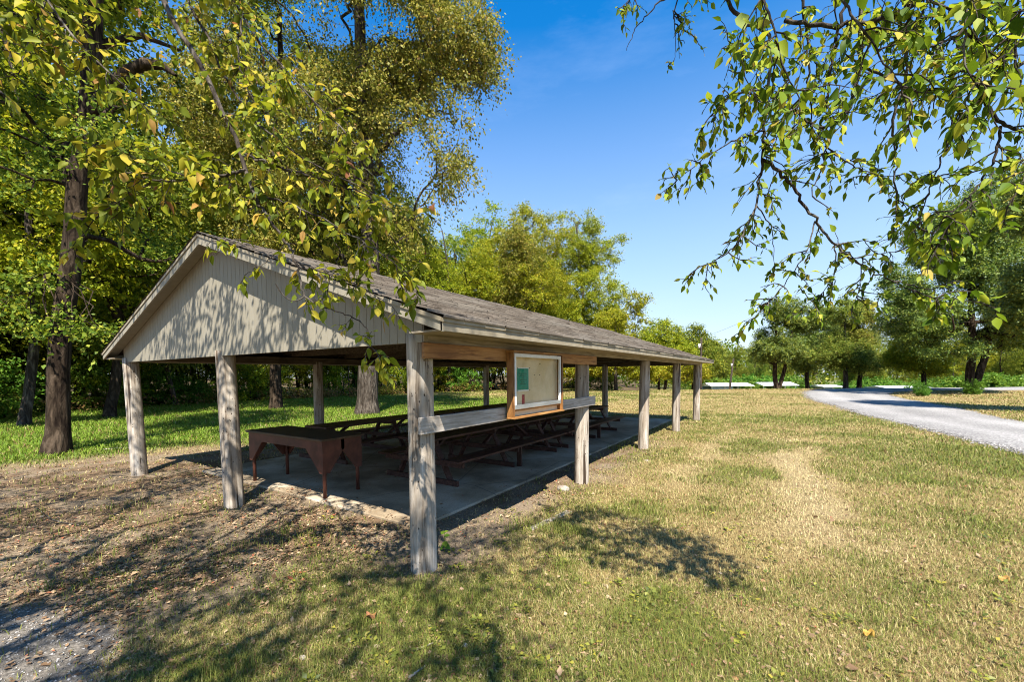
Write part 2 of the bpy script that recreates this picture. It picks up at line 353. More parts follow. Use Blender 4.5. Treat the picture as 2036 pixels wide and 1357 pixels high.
def fields(x, y):
    """bare earth, gravel, green, litter weights in 0..1"""
    n1 = fbm(x, y, 1.3, 1); n2 = fbm(x, y, 4.5, 5, 3); n3 = fbm(x, y, .45, 8, 3)
    d, r = dr(x, y)
    # worn strip round the slab and the bare yard in front of the gable
    out_r = np.maximum(np.maximum(-W-.1-x, x+.55), np.maximum(.65-y, y-4*B+.4))
    strip = (1-sst(.45, 1.25, out_r+(n1-.5)*1.1))*(1-.75*sst(6, 10, y))
    yard = sst(-.1, 1.6, -x+.1*y+(n1-.5)*2.2)*sst(-12.5, -9.5, x-.35*y+(n2-.5)*3)*(1-sst(.5, 2.5, y+(n1-.5))*sst(-7.2, -8.5, x)*.4)*(1-sst(4, 11, y))
    bare = np.clip(np.maximum(strip, yard*.95), 0, 1)
    gravel = sst(.45, .75, 1.35-np.hypot((x+1.5)/1.7, (y+2.5)/.75)+(n1-.5)*1.0)
    lush = sst(9.0, 11.5, -x+.12*y+(n1-.5)*1.5)*(1-sst(17, 30, y))
    track = track_(x, y)
    far = sst(13, 24, y)*sst(-12, -4, x)
    green = .49+1.0*(n1-.5)+1.2*(n2-.5)+.55*(n3-.5)-.7*track-.3*far+.12*np.exp(-((y-9)/5)**2)
    green = np.clip(np.maximum(green, lush*(.95+.5*(n1-.5))), 0, 1)
    litter = np.clip(yard*1.0+.06, 0, 1)*(1-gravel*.5)
    return bare, gravel, green, litter, lush, n1, n2, n3
def ground_col(x, y):
    track = track_(x, y)
    bare, gravel, green, litter, lush, n1, n2, n3 = fields(x, y)
    def mix(a, b, t): return a*(1-t[:, None])+np.array(b)*t[:, None]
    c = np.tile(np.array([.33, .235, .095]), (len(x), 1))
    c = mix(c, (.42, .31, .14), sst(.45, .7, n2)); c = mix(c, (.17, .155, .05), sst(.3, .75, green)*.85)
    c = mix(c, (.10, .145, .025), lush*.85)
    c = mix(c, (.52, .42, .25), np.clip(track, 0, 1)*.4); c = mix(c, (.30, .228, .158), bare*.95)
    c = mix(c, (.22, .14, .08), np.clip(litter*bare*1.0*sst(.35, .6, n3+.25*(n1-.5)), 0, .85))
    c = mix(c, (.25, .22, .185), gravel)
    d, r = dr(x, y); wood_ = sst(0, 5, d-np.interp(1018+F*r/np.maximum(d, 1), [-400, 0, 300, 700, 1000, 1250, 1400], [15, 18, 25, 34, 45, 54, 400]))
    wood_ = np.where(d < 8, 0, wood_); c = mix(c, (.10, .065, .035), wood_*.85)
    low = sst(60, 80, d)*sst(.3, .4, r/np.maximum(d, 1)); c = mix(c, (.13, .16, .04), low*.8)
    return c*.68
def setcol(me, C):
    a = me.color_attributes.new('Col', 'FLOAT_COLOR', 'POINT')
    a.data.foreach_set('color', np.concatenate([C, np.ones((len(C), 1))], 1).astype(np.float32).ravel())
def axis_lines(a, b, step, lo, hi):
    l = list(np.arange(a, b+1e-6, step)); s = step; x = b
    while x < hi: s *= 1.12; x += s; l.append(x)
    s = step; x = a
    while x > lo: s *= 1.12; x -= s; l.insert(0, x)
    return np.array(l)
gx = axis_lines(-12, 9, .1, -420, 420); gy = axis_lines(-4, 16, .1, -60, 520)
X, Y = np.meshgrid(gx, gy); X = X.ravel(); Y = Y.ravel()
nx, ny = len(gx), len(gy); ii = (np.arange(ny-1)[:, None]*nx+np.arange(nx-1)[None]).ravel()
me = mesh_np('ground', np.stack([X, Y, gz(X, Y)], 1), quads=np.stack([ii, ii+1, ii+1+nx, ii+nx], 1), smooth=True)
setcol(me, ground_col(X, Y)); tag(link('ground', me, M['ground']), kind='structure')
# road sheet
T = np.linspace(0, 1, 22); P = RN[:, None]*(1-T[None, :, None])+RF[:, None]*T[None, :, None]
edge = np.minimum(T, 1-T); jit = (np.random.default_rng(5).random((160, 22))-.5)*.7*(edge < .01)
X = (P[:, :, 0]+jit).ravel(); Y = P[:, :, 1].ravel()
Z = gz(X, Y)+.012+np.tile(.10*np.minimum(1, edge*5), 160)*.5-.02*np.tile(edge < .01, 160)
ii = (np.arange(159)[:, None]*22+np.arange(21)[None]).ravel()
me = mesh_np('road', np.stack([X, Y, Z], 1), quads=np.stack([ii, ii+1, ii+23, ii+22], 1)[:, ::-1], smooth=True)
tt = np.tile(T, 160); nn = fbm(X, Y, 2.5, 4); rut = np.exp(-((tt-.3)/.1)**2)+np.exp(-((tt-.72)/.1)**2)
C = np.array([.29, .275, .258])[None]*(.82+.4*(nn-.5)+.22*rut)[:, None]
C = C*(1-.5*(edge < .01)[None].repeat(160, 0).ravel()[:, None])+np.array([.17, .12, .06])*(.5*np.tile(edge < .01, 160))[:, None]
setcol(me, C); tag(link('road', me, M['gravel']), kind='structure')
# concrete slab under the pavilion
SZ = .032
tag(MB().box(-6.5, -.78, .70, 13.95, -.12, SZ).build('concrete_slab', M['concrete'], bevel=.012), kind='structure')

# ------------------------------------------------------------------ pavilion
OF, EV, ZP, SL = .29, .54, 3.673, .3374      # front overhang, eave overhang, ridge height, slope
YB = 4*B+OF
XR = -W/2
def zroof(x): return ZP-SL*abs(x-XR)
pav = empty('picnic_pavilion', (XR, 2*B, 0), 'open sided picnic pavilion with brown shingle roof, tan gable and round timber posts', 'pavilion')
def post(x, y, r=.118, lean=(0, 0), top=2.16, seed=0):
    g = np.random.default_rng(seed); n = 28; k = 22; V = []
    ph = g.random(4)*6.28
    for i in range(k):
        t = i/(k-1); z = -.25+t*(top+.25); a = np.arange(n)*2*math.pi/n
        rr = r*(1.03-.06*t)*(1+.018*np.sin(2*a+ph[0]+t*1.5)+.014*np.sin(5*a+ph[1]+t)+.012*np.sin(9*a+ph[2]))
        rr = rr*(1+.012*(g.random(n)-.5))
        cr = np.exp(-((np.mod(a-ph[3]+math.pi, 2*math.pi)-math.pi)/.09)**2)*(.10+.05*math.sin(3*t+ph[1])); rr = rr*(1-cr)
        ox = lean[0]*t; oy = lean[1]*t
        V.append(np.stack([x+ox+rr*np.cos(a), y+oy+rr*np.sin(a), np.full(n, z)], 1))
    V = np.concatenate(V); j = np.arange(n); j2 = (j+1) % n
    q = np.concatenate([np.stack([i*n+j, i*n+j2, (i+1)*n+j2, (i+1)*n+j], 1) for i in range(k-1)]).tolist()
    return MB().add(V, q+[tuple(range((k-1)*n, k*n))])
spots = [(0, 0), (0, B), (0, 2*B), (0, 3*B), (0, 4*B), (-W, 0), (-W, B), (-W, 2*B), (-W, 3*B), (-W, 4*B), (XR, 0), (XR, 4*B)]
leans = {0: (0, 0), 1: (.015, 0), 2: (.03, .02), 5: (-.05, -.03), 10: (-.03, -.02)}
for i, (x, y) in enumerate(spots):
    post(x, y, .118 if i != 1 else .112, leans.get(i, (0, 0)), 2.16, 40+i).build('post', M['post'], pav, smooth=True)
# perimeter beams: painted outside, carried on the post tops
zb0, zb1 = 2.085, 2.255
MB().box(.10, .142, -.05, 4*B+.09, zb0, zb1).build('eave_beam', M['beam_paint'], pav, bevel=.004)
MB().box(-W-.142, -W-.10, -.05, 4*B+.09, zb0, zb1).build('eave_beam', M['beam_paint'], pav, bevel=.004)
for x in (-.05, -W+.05): MB().box(x-.02, x+.02, .0, 4*B, zb0+.02, zb1).build('inner_beam', M['under'], pav)
for y in (.02, 4*B-.06): MB().box(-W+.09, -.09, y, y+.045, zb0+.012, zb1+.02).build('tie_beam', M['under'], pav)
# gable walls: grooved vertical siding, clipped by the roof slope
def gable(y, sgn):
    mb = MB(); x0, x1 = -W-.14, .14; p = .104; n = int(round((x1-x0)/p)); p = (x1-x0)/n; zb = 2.086
    zt = lambda x: zroof(x)-.075
    def strip(a, b, off):
        cuts = [a, b] if not (a < XR < b) else [a, XR, b]
        for u, v in zip(cuts[:-1], cuts[1:]):
            yo = y+sgn*off
            yi = y-sgn*.02
            P = [(u, yo, zb), (v, yo, zb), (v, yi, zb), (u, yi, zb), (u, yo, zt(u)), (v, yo, zt(v)), (v, yi, zt(v)), (u, yi, zt(u))]
            mb.hexa(P)
    for k in range(n):
        a = x0+k*p; strip(a, a+p-.005, .004)
        if k < n-1: strip(a+p-.005, a+p, -.002)
    return mb.build('gable_wall', M['tan_paint'], pav)
gable(-.095, -1); gable(4*B+.095, 1)
# corner board closing the siding beside the eave beam
MB().box(.143, .157, -.101, -.051, 2.088, 2.36).build('corner_trim', M['trim_paint'], pav)
# roof deck (two boards thick slopes)
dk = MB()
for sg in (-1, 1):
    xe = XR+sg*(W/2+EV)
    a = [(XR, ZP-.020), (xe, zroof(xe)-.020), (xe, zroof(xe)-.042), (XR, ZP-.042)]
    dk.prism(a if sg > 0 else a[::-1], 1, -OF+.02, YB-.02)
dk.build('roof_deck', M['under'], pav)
# shingle courses: lapped strips cut in tabs, edges slightly ragged
g = np.random.default_rng(11); V = []; Q = []; nv = 0
slope_len = (W/2+EV)/math.cos(math.atan(SL)); nc = 29; cs = math.cos(math.atan(SL)); sn = math.sin(math.atan(SL))
for sg in (-1, 1):
    for k in range(nc):
        s1 = (k+1)*slope_len/nc+(.025 if k == nc-1 else 0); s0 = k*slope_len/nc-.02
        y = -OF-.015-g.random()*.25
        while y < YB+.015:
            wy = .27+.1*g.random(); ya, yb = max(y, -OF-.015-.01*g.random()), min(y+wy-.004, YB+.015)
            y += wy
            if yb-ya < .02: continue
            j1 = s1+(g.random()-.5)*.012; h = .013+.006*g.random(); sag = .006*math.sin(ya*.9+k)
            def pt(s, yy, hh): return (XR+sg*(s*cs+hh*sn), yy, ZP-s*sn+hh*cs-.014+sag)
            V += [pt(s0, ya, .004), pt(s0, yb, .004), pt(j1, yb, h+.004*g.random()), pt(j1, ya, h+.004*g.random()), pt(j1, ya, -.004), pt(j1, yb, -.004)]
            Q += [(nv, nv+1, nv+2, nv+3), (nv+3, nv+2, nv+5, nv+4)]; nv += 6
for k in range(int((YB+OF)/.3)):                       # ridge caps
    ya = -OF-.012+k*.3; hh = .012+.006*g.random()
    V += [(XR-.16, ya, zroof(XR-.16)+.004), (XR, ya, ZP+hh), (XR+.16, ya, zroof(XR+.16)+.004), (XR-.16, ya+.33, zroof(XR-.16)-.002), (XR, ya+.33, ZP+hh-.01), (XR+.16, ya+.33, zroof(XR+.16)-.002)]
    Q += [(nv, nv+1, nv+4, nv+3), (nv+1, nv+2, nv+5, nv+4)]; nv += 6
o0 = ORI[pav.name]; me = mesh_np('shingles', np.array(V)-o0, quads=np.array(Q)); link('shingles', me, M['shingle'], pav)
# fascia boards along the eaves, with a drip mould proud of them
for sg in (-1, 1):
    xe = XR+sg*(W/2+EV); z = zroof(xe)-.02
    MB().box(min(xe, xe-sg*.022), max(xe, xe-sg*.022), -OF, YB, z-.105, z-.005).build('fascia', M['trim_paint'], pav, bevel=.003)
    a, b_ = sorted((xe+sg*.001, xe+sg*.012)); MB().box(a, b_, -OF-.004, YB+.004, z-.034, z-.002).build('drip_mould', M['trim_paint'], pav)
    a, b_ = sorted((xe-sg*.024, XR+sg*(W/2+.145))); MB().box(a, b_, -OF+.03, YB-.03, z-.10, z-.085).build('soffit', M['beam_paint'], pav)
# barge boards at both gables
for y0, y1 in ((-OF, -OF+.024), (YB-.024, YB)):
    for sg in (-1, 1):
        xe = XR+sg*(W/2+EV-.001)
        q = [(XR, ZP-.022), (xe, zroof(xe)-.022), (xe, zroof(xe)-.128), (XR, ZP-.150)]
        MB().prism(q if sg > 0 else q[::-1], 1, y0, y1).build('barge_board', M['tan_paint'], pav)
        q = [(XR, ZP-.018), (xe, zroof(xe)-.018), (xe, zroof(xe)-.052), (XR, ZP-.052)]
        yy = (y0-.012, y0-.001) if y0 < 0 else (y1+.001, y1+.012)
        MB().prism(q if sg > 0 else q[::-1], 1, *yy).build('barge_mould', M['trim_paint'], pav)
# lookout soffit under the barge overhang
for y0, y1 in ((-OF+.026, -.101),):
    for sg in (-1, 1):
        xe = XR+sg*(W/2+EV-.03); q = [(XR, ZP-.060), (xe, zroof(xe)-.060), (xe, zroof(xe)-.072), (XR, ZP-.072)]
        MB().prism(q if sg > 0 else q[::-1], 1, y0, y1).build('soffit', M['tan_paint'], pav)
# rafters, collar ties and ridge board
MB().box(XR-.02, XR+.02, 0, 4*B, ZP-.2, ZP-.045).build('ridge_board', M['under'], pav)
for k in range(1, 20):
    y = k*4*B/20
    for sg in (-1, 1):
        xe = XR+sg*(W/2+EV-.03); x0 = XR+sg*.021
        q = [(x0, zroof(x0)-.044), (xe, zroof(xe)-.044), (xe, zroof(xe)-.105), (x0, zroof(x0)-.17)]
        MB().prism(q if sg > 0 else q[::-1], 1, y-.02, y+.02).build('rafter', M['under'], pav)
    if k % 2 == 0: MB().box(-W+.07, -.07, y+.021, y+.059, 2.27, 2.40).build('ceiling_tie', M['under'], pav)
# boards bolted across the first bay for the notice board
MB().box(.1425, .178, -.12, B+.22, 1.945, 2.082).build('header_board', M['honey'], pav, bevel=.003)
MB().box(.113, .150, -.15, B+.24, 1.282, 1.43).build('rail_board', M['rail'], pav, bevel=.003)
# ------------------------------------------------------------------ notice board
nb = empty('notice_board', (.2, 1.75, 1.30), 'honey coloured wooden notice case with a white framed door, hung between two posts', 'notice board')
nx0, nx1, ny0, ny1, nz0, nz1 = .151, .272, 1.15, 2.39, 1.30, 2.065
nx0u = .1785
MB().box(nx0u, nx1, ny0, ny0+.022, nz0+.02, nz1-.02).build('side_board', M['honey_up'], nb, bevel=.002)
MB().box(nx0u, nx1, ny1-.022, ny1, nz0+.02, nz1-.02).build('side_board', M['honey_up'], nb, bevel=.002)
MB().box(nx0u, nx1+.012, ny0-.012, ny1+.012, nz1-.02, nz1).build('top_board', M['honey'], nb, bevel=.002)
MB().box(nx0u, nx1+.016, ny0-.008, ny1+.008, nz0, nz0+.02).build('bottom_board', M['honey'], nb, bevel=.002)
MB().box(nx0u+.001, nx0u+.012, ny0+.022, ny1-.022, nz0+.02, nz1-.02).build('backing_panel', M['panel'], nb)
dn = MB(); fy0, fy1, fz0, fz1 = ny0+.028, ny1-.06, nz0+.105, nz1-.03; fx0, fx1 = nx1-.03, nx1-.002
dn.box(fx0, fx1, fy0, fy0+.035, fz0+.05, fz1-.04); dn.box(fx0, fx1, fy1-.035, fy1, fz0+.05, fz1-.04); dn.box(fx0, fx1, fy0, fy1, fz1-.04, fz1)
df = dn.build('door_frame', M['white'], nb, bevel=.002)
br = MB().box(fx0, fx1+.001, fy0, fy1, fz0, fz0+.05).build('bottom_rail', M['metal'], df, bevel=.003)
MB().box(fx1+.001, fx1+.006, fy0+.30, fy0+.325, fz0+.012, fz0+.03).build('clasp', M['metal'], br)
MB().box(fx1+.001, fx1+.006, fy1-.33, fy1-.305, fz0+.016, fz0+.034).build('clasp', M['metal'], br)
MB().box(nx0u+.012, fx0, ny0+.022, ny1-.022, nz0+.085, nz0+.104).build('inner_shelf', M['honey'], nb)
# buckled plastic sheet
n1, n2 = 70, 50; yy, zz = np.meshgrid(np.linspace(fy0+.03, fy1-.03, n1), np.linspace(fz0+.045, fz1-.035, n2)); U = (yy-fy0)/(fy1-fy0); Vv = (zz-fz0)/(fz1-fz0)
xx = fx0+.012+.007*np.sin(9*U+5*Vv+2*np.sin(4*Vv))*np.exp(-1.3*Vv)+.005*np.sin(14*U-8*Vv+3*U*Vv)*(.4+.6*(1-Vv))
ii = (np.arange(n2-1)[:, None]*n1+np.arange(n1-1)[None]).ravel()
me = mesh_np('glazing', np.stack([xx.ravel(), yy.ravel(), zz.ravel()], 1)-ORI[nb.name]-ORI.get(df.name, 0), quads=np.stack([ii, ii+1, ii+1+n1, ii+n1], 1), smooth=True)
link('glazing', me, M['glazing'], df)
# papers pinned inside
px = nx0u+.013
pg = MB().box(px, px+.001, fy0+.165, fy0+.435, 1.60, 1.88).build('notice_sheet', M['paper_white'])
tag(pg, 'green printed notice sheet with white margins pinned inside the case', 'paper')
MB().box(px+.0012, px+.0022, fy0+.168, fy0+.428, 1.617, 1.867).build('printed_area', M['paper_green'], pg)
ORI[pg.name] = np.array(pg.location)
bpy.data.objects.remove(pg.children[0])
MB().box(px+.0012, px+.0022, fy0+.168, fy0+.428, 1.617, 1.867).build('printed_area', M['paper_green'], pg)
tx = MB(); g = np.random.default_rng(4)
for i, wd in enumerate([.17, .15, .05, .13, .08, .12]):
    z = 1.805-i*.024; y = fy0+.298-wd/2
    while y < fy0+.298+wd/2:
        l = .008+.018*g.random(); tx.box(px+.0024, px+.0030, y, y+l, z, z+.0065); y += l+.005
tx.build('printed_text', M['ink'], pg)
tag(MB().box(px, px+.001, fy0+.275, fy0+.335, 1.435, 1.56).build('paper_slip', M['paper_red']), 'small red slip of paper at the bottom of the notice case', 'paper')

for y, z in [(fy0+.44, 1.875), (fy0+.44, 1.607), (fy0+.56, 1.79), (fy0+.69, 1.79), (fy0+.70, 1.93), (fy0+.17, 1.872), (fy0+.17, 1.605), (fy0+.305, 1.55)]:
    MB().box(px+.001, px+.008, y, y+.016, z-.003, z+.003).build('staple', M['dark_iron'], nb)
# ------------------------------------------------------------------ picnic tables
def picnic_table(y0, y1, xc, label, frames):
    yc = (y0+y1)/2
    t = empty('picnic_table', (xc, yc, SZ), label, 'picnic table', 'long brown picnic tables under the pavilion roof')
    tz = .765
    for k in range(3): 
        x = xc-.375+k*.252; MB().box(x, x+.245, y0, y1, tz-.04, tz).build('table_plank', M['table'], t, bevel=.004)
    for sg in (-1, 1):
        a, b_ = sorted((xc+sg*.60, xc+sg*.93)); bt = MB()
        m_ = (a+b_)/2
        MB().box(a, m_-.003, y0+.02, y1-.02, .415, .455).build('bench_plank', M['table'], t, bevel=.004)
        MB().box(m_+.003, b_, y0+.02, y1-.02, .415, .455).build('bench_plank', M['table'], t, bevel=.004)
    for i, fy in enumerate(frames):
        MB().box(xc-.82, xc+.82, fy-.09, fy-.05, SZ, SZ+.09).build('foot', M['table'], t, bevel=.003)
        MB().box(xc-.90, xc+.90, fy-.045, fy-.005, .325, .414).build('bench_bearer', M['table'], t)
        MB().box(xc-.36, xc+.36, fy-.045, fy-.005, .64, .724).build('top_bearer', M['table'], t)
        for sg in (-1, 1):
            MB().beam((xc+sg*.62, fy+.016, SZ), (xc+sg*.23, fy+.016, .722), .04, .10, (0, 1, 0.001)).build('leg', M['table'], t)
        if i == 1:
            for sg in (-1, 1): MB().box(xc+sg*.86-.045, xc+sg*.86+.045, fy+.04, fy+.08, SZ, .414).build('bench_post', M['table'], t)
        dy = .62 if i < 2 else -.62
        MB().beam((xc, fy+.03*np.sign(dy), .36), (xc, fy+dy, .722), .04, .08, (1, 0, 0)).build('brace', M['table'], t)
    return t
XT = -2.33
picnic_table(2.16, 6.08, XT, 'picnic table nearest the notice board, its long bench facing the lawn', [2.36, 4.0, 5.80])
picnic_table(6.11, 10.32, XT, 'picnic table at the far end of the row nearest the lawn', [6.41, 8.14, 9.90])
XT2 = -5.32
picnic_table(2.30, 6.22, XT2, 'picnic table just behind the short serving table, on the woods side', [2.5, 4.14, 5.94])
picnic_table(6.25, 10.45, XT2, 'picnic table at the far end of the row nearest the woods', [6.55, 8.28, 10.04])
# ------------------------------------------------------------------ serving table
sx0, sx1, sy0, sy1, stz = -4.83, -2.68, .73, 1.46, .905
st = empty('serving_table', ((sx0+sx1)/2, (sy0+sy1)/2, SZ), 'short dark red serving table with triangular corner brackets at the front of the slab', 'table')
MB().box(sx0, sx1, sy0, sy1, stz-.035, stz).build('table_top', M['red_paint_top'], st, bevel=.006)
i0 = .035; ax0, ax1, ay0, ay1 = sx0+i0, sx1-i0, sy0+i0, sy1-i0; za, zm, zk = stz-.036, stz-.17, .40
def apron(axis, fixed, a, b_, th):
    wb = .42 if axis == 1 else .335; q = [(a, za), (a, zk), (a+.085, zk), (a+wb, zm), (b_-wb, zm), (b_-.085, zk), (b_, zk), (b_, za)]
    mb = MB()
    mb.prism([(a, za), (a, zk), (a+.085, zk), (a+wb, zm), (a+wb, za)], axis, fixed, fixed+th)
    mb.prism([(b_-wb, za), (b_-wb, zm), (b_-.085, zk), (b_, zk), (b_, za)], axis, fixed, fixed+th)
    if b_-a > 2*wb+.01: mb.prism([(a+wb, za), (a+wb, zm), (b_-wb, zm), (b_-wb, za)], axis, fixed, fixed+th)
    return mb.build('apron', M['red_paint'], st)
apron(1, ay0, ax0, ax1, .022); apron(1, ay1-.022, ax0, ax1, .022)
apron(0, ax0, ay0+.0225, ay1-.0225, .022); apron(0, ax1-.022, ay0+.0225, ay1-.0225, .022)
for x in (ax0+.05, ax1-.05):
    for y in (ay0+.05, ay1-.05): MB().tube([(x, y, SZ), (x, y, .42), (x, y, .85)], [.028, .026, .026], 12).build('leg', M['red_paint'], st, smooth=True)

# ------------------------------------------------------------------ vegetation tools
LEAF_N = (np.array([(0, 0, 0), (-.26, .28, .05), (0, .30, -.02), (.26, .28, .05), (-.24, .58, .03), (0, .62, -.05), (.24, .58, .03), (0, 1.05, -.16)]),
          [(0, 2, 1), (0, 3, 2), (4, 5, 7), (5, 6, 7)], [(1, 2, 5, 4), (2, 3, 6, 5)])
LEAF_M = (np.array([(0, 0, 0), (-.30, .45, .06), (.30, .45, .06), (0, 1.0, -.08)]), [(0, 2, 1), (1, 2, 3)], [])
LEAF_C = (np.array([(0, 0, 0), (-.36, .45, .09), (.36, .45, .09), (0, 1.0, -.06)]), [(0, 3, 1), (0, 2, 3)], [])
def norm(a): return a/(np.linalg.norm(a, axis=-1, keepdims=True)+1e-9)
def leaves(P, D, N, S, tpl):
    tv, tt, tq = tpl; n = len(P); D = norm(D); X_ = norm(np.cross(D, N)); Z_ = np.cross(X_, D); S = S[:, None, None]
    gq = np.random.default_rng(n); wf = gq.uniform(.72, 1.2, (n, 1, 1)); cf = gq.uniform(-.4, 2.4, (n, 1, 1))
    V = P[:, None]+S*(tv[None, :, 0, None]*wf*X_[:, None]+tv[None, :, 1, None]*D[:, None]+tv[None, :, 2, None]*cf*Z_[:, None])
    k = len(tv); off = (np.arange(n)*k)[:, None, None]
    tr = (off+np.array(tt)[None]).reshape(-1, 3); qd = (off+np.array(tq)[None]).reshape(-1, 4) if tq else None
    return V.reshape(-1, 3), tr, qd
def leaf_mesh(name, P, D, N, S, tpl, smooth=False):
    V, tr, qd = leaves(np.asarray(P), np.asarray(D), np.asarray(N), np.asarray(S), tpl); return mesh_np(name, V, tris=tr, quads=qd, smooth=smooth)
def tubes_mesh(name, parts):
    V = []; Q = []; n = 0
    for pts, rad, sd in parts:
        v, q = tube_np(pts, rad, sd); V.append(v); Q.append(q+n); n += len(v)
    return mesh_np(name, np.concatenate(V), quads=np.concatenate(Q), smooth=True)
def rball(g, n): return norm(g.normal(size=(n, 3)))*g.random((n, 1))**(1/3)
def lobes_points(g, lobes, n, hollow=.35, zmin=1.2, gap=.38):
    """cluster centres spread through a union of ellipsoids, thinned by coarse noise so the crown has gaps"""
    vol = np.array([l[3]*l[4]*l[5] for l in lobes])**.8; out_ = []
    pick = g.choice(len(lobes), n*4, p=vol/vol.sum())
    for k in pick:
        l = lobes[k]; d = norm(g.normal(size=3)); r = (hollow**3+(1-hollow**3)*g.random())**(1/3)
        p = np.array(l[:3])+d*r*np.array(l[3:6])
        if p[2] < zmin: continue
        if fbm(np.array([p[0]+.7*p[2]]), np.array([p[1]-.9*p[2]]), 2.6, 3, 2)[0] < gap: continue
        out_.append(p)
        if len(out_) == n: break
    return np.array(out_)
def skeleton(g, trunk, centers, rt, up=.25):
    """joins every cluster centre to the nearest wood already grown; trunk: list of (point, radius)"""
    pos = [np.array(p, float) for p, _ in trunk]; par = list(range(-1, len(trunk)-1)); n0 = len(pos)
    ax = np.array([p for p, _ in trunk]); ax = ax[ax[:, 2] > ax[:, 2].min()+.22*(ax[:, 2].max()-ax[:, 2].min())]
    dd = np.min(np.linalg.norm(centers[:, None]-ax[None], axis=2), axis=1)
    tips = []
    Pn = np.zeros((n0+len(centers)*4, 3)); Pn[:n0] = pos; cnt = n0
    minz = ax[:, 2].min()
    for i in np.argsort(dd):
        c = centers[i]; Q = Pn[:cnt]; v = c-Q; l = np.linalg.norm(v, axis=1)
        cost = l*(1+.9*np.clip(-v[:, 2]/(l+1e-6), 0, 1))+(Q[:, 2] < minz-.01)*50
        k = int(np.argmin(cost)); a = Q[k]; L_ = l[k]; m = k; ns = 2 if L_ > .9 else 1
        for j in range(1, ns+1):
            t = j/(ns+1); q = a*(1-t)+c*t+g.normal(size=3)*L_*.07+np.array([0, 0, up*L_*t*(1-t)])
            Pn[cnt] = q; par.append(m); m = cnt; cnt += 1
        Pn[cnt] = c; par.append(m); tips.append(cnt); cnt += 1
    load = np.zeros(cnt)
    for t in tips: load[t] = 1
    for i in range(cnt-1, n0-1, -1):
        load[par[i]] += load[i]
    segs = []; rad = np.zeros(cnt)
    for i in range(n0): rad[i] = trunk[i][1]
    for i in range(n0, cnt): rad[i] = rt*load[i]**.48
    segs.append((np.array([p for p, _ in trunk]), np.array([r for _, r in trunk]), 14))
    ch = {}
    for i in range(n0, cnt):
        a = Pn[par[i]]; ra = min(rad[par[i]], rad[i]*1.35)
        sd = 7 if rad[i] > .05 else (5 if rad[i] > .02 else 3)
        mid = (a+Pn[i])/2+g.normal(size=3)*.03*np.linalg.norm(Pn[i]-a)
        segs.append((np.array([a, mid, Pn[i]]), np.array([ra, (ra+rad[i])/2, rad[i]*.9]), sd))
    return segs
def spray(g, centers, axis, per, rad, size, droop=.4, flat=.65):
    """leaves of each cluster, hung along a few fanning twigs"""
    P = []; D = []; N = []; S = []
    for c in centers:
        o = norm(c-axis(c)); k = int(per*(.6+.8*g.random())); nt_ = max(3, k//12)
        td = norm(g.normal(size=(nt_, 3))*np.array([1, 1, flat])+o*.8+np.array([0, 0, -.25*droop])); tl = rad*(.5+.8*g.random(nt_))
        w_ = g.integers(0, nt_, k); t = .15+.95*g.random(k)
        p = c+td[w_]*(tl[w_]*t)[:, None]+np.stack([0*t, 0*t, -droop*.5*tl[w_]*t*t], 1)+g.normal(size=(k, 3))*rad*.10
        d = norm(td[w_]*.6+g.normal(size=(k, 3))*.75+np.array([0, 0, -droop]))
        nn = norm(g.normal(size=(k, 3))*.75+np.array([0, 0, .9])+SUN*.35)
        P.append(p); D.append(d); N.append(nn); S.append(size*(.6+.7*g.random(k)))
    return np.concatenate(P), np.concatenate(D), np.concatenate(N), np.concatenate(S)
def taper_trunk(base, pts, r0, r1, g, flare=1.5, seg=10):
    """trunk polyline with root flare; pts are world points above the base"""
    P = np.array([base]+list(pts), float); s = np.r_[0, np.cumsum(np.linalg.norm(np.diff(P, axis=0), axis=1))]
    t = np.unique(np.r_[0, .03, .07, np.linspace(.12, 1, seg)])*s[-1]; out_ = []
    for x in t:
        q = np.array([np.interp(x, s, P[:, k]) for k in range(3)]); f = x/s[-1]
        r = r0*(1-f)+r1*f; r *= 1+(flare-1)*math.exp(-x/.28)
        if 0 < f: q = q+np.r_[g.normal(size=2)*r*.10, 0]
        if f == 0: q[2] -= .15
        out_.append((q, r))
    return out_
def px_lobes(spec):
    r = []
    for u, v, d, ru, rv in spec:
        p = at(u, v, d); rr = ru*d/F; r.append((*p, rr, rr, rv*d/F))
    return r
def make_tree(name, base, trunk, lobes, ncl, per, crad, lsize, lm, bm, label, cat='tree', group=None, seed=1, rt=.014, hollow=.35, droop=.4, extra=None, tpl=LEAF_M, zmin=1.0, gap=.38):
    ncl = int(ncl*1.5); per = int(per*1.35); lsize *= 1.1
    g = np.random.default_rng(seed); cs_ = lobes_points(g, lobes, ncl, hollow, zmin+base[2], gap)
    segs = skeleton(g, trunk, cs_, rt)
    if extra: segs += extra
    t = empty(name, tuple(base), label, cat, group); o0 = np.array(base)
    tp = np.array([p for p, _ in trunk])
    ax = lambda c: tp[np.argmin(np.abs(tp[:, 2]-(c[2]-1.0)))]
    mt = tubes_mesh('trunk', segs); V = np.empty(len(mt.vertices)*3, np.float32); mt.vertices.foreach_get('co', V)
    mt.vertices.foreach_set('co', (V.reshape(-1, 3)-o0).astype(np.float32).ravel()); mt.update()
    link('trunk', mt, M[bm], t)
    P, D, N, S = spray(g, cs_, ax, per, crad, lsize, droop)
    ml = leaf_mesh('crown', P-o0, D, N, S, tpl); link('crown', ml, M[lm], t)
    return t
def copy_tree(src, loc, rz, s, label=None, group=None):
    r = src.copy(); COL.objects.link(r); r.location = loc; r.rotation_euler = (0, 0, rz); r.scale = s
    if label: r['label'] = label
    if group: r['group'] = group
    for ch in list(src.children):
        c = ch.copy(); COL.objects.link(c); c.parent = r
    return r
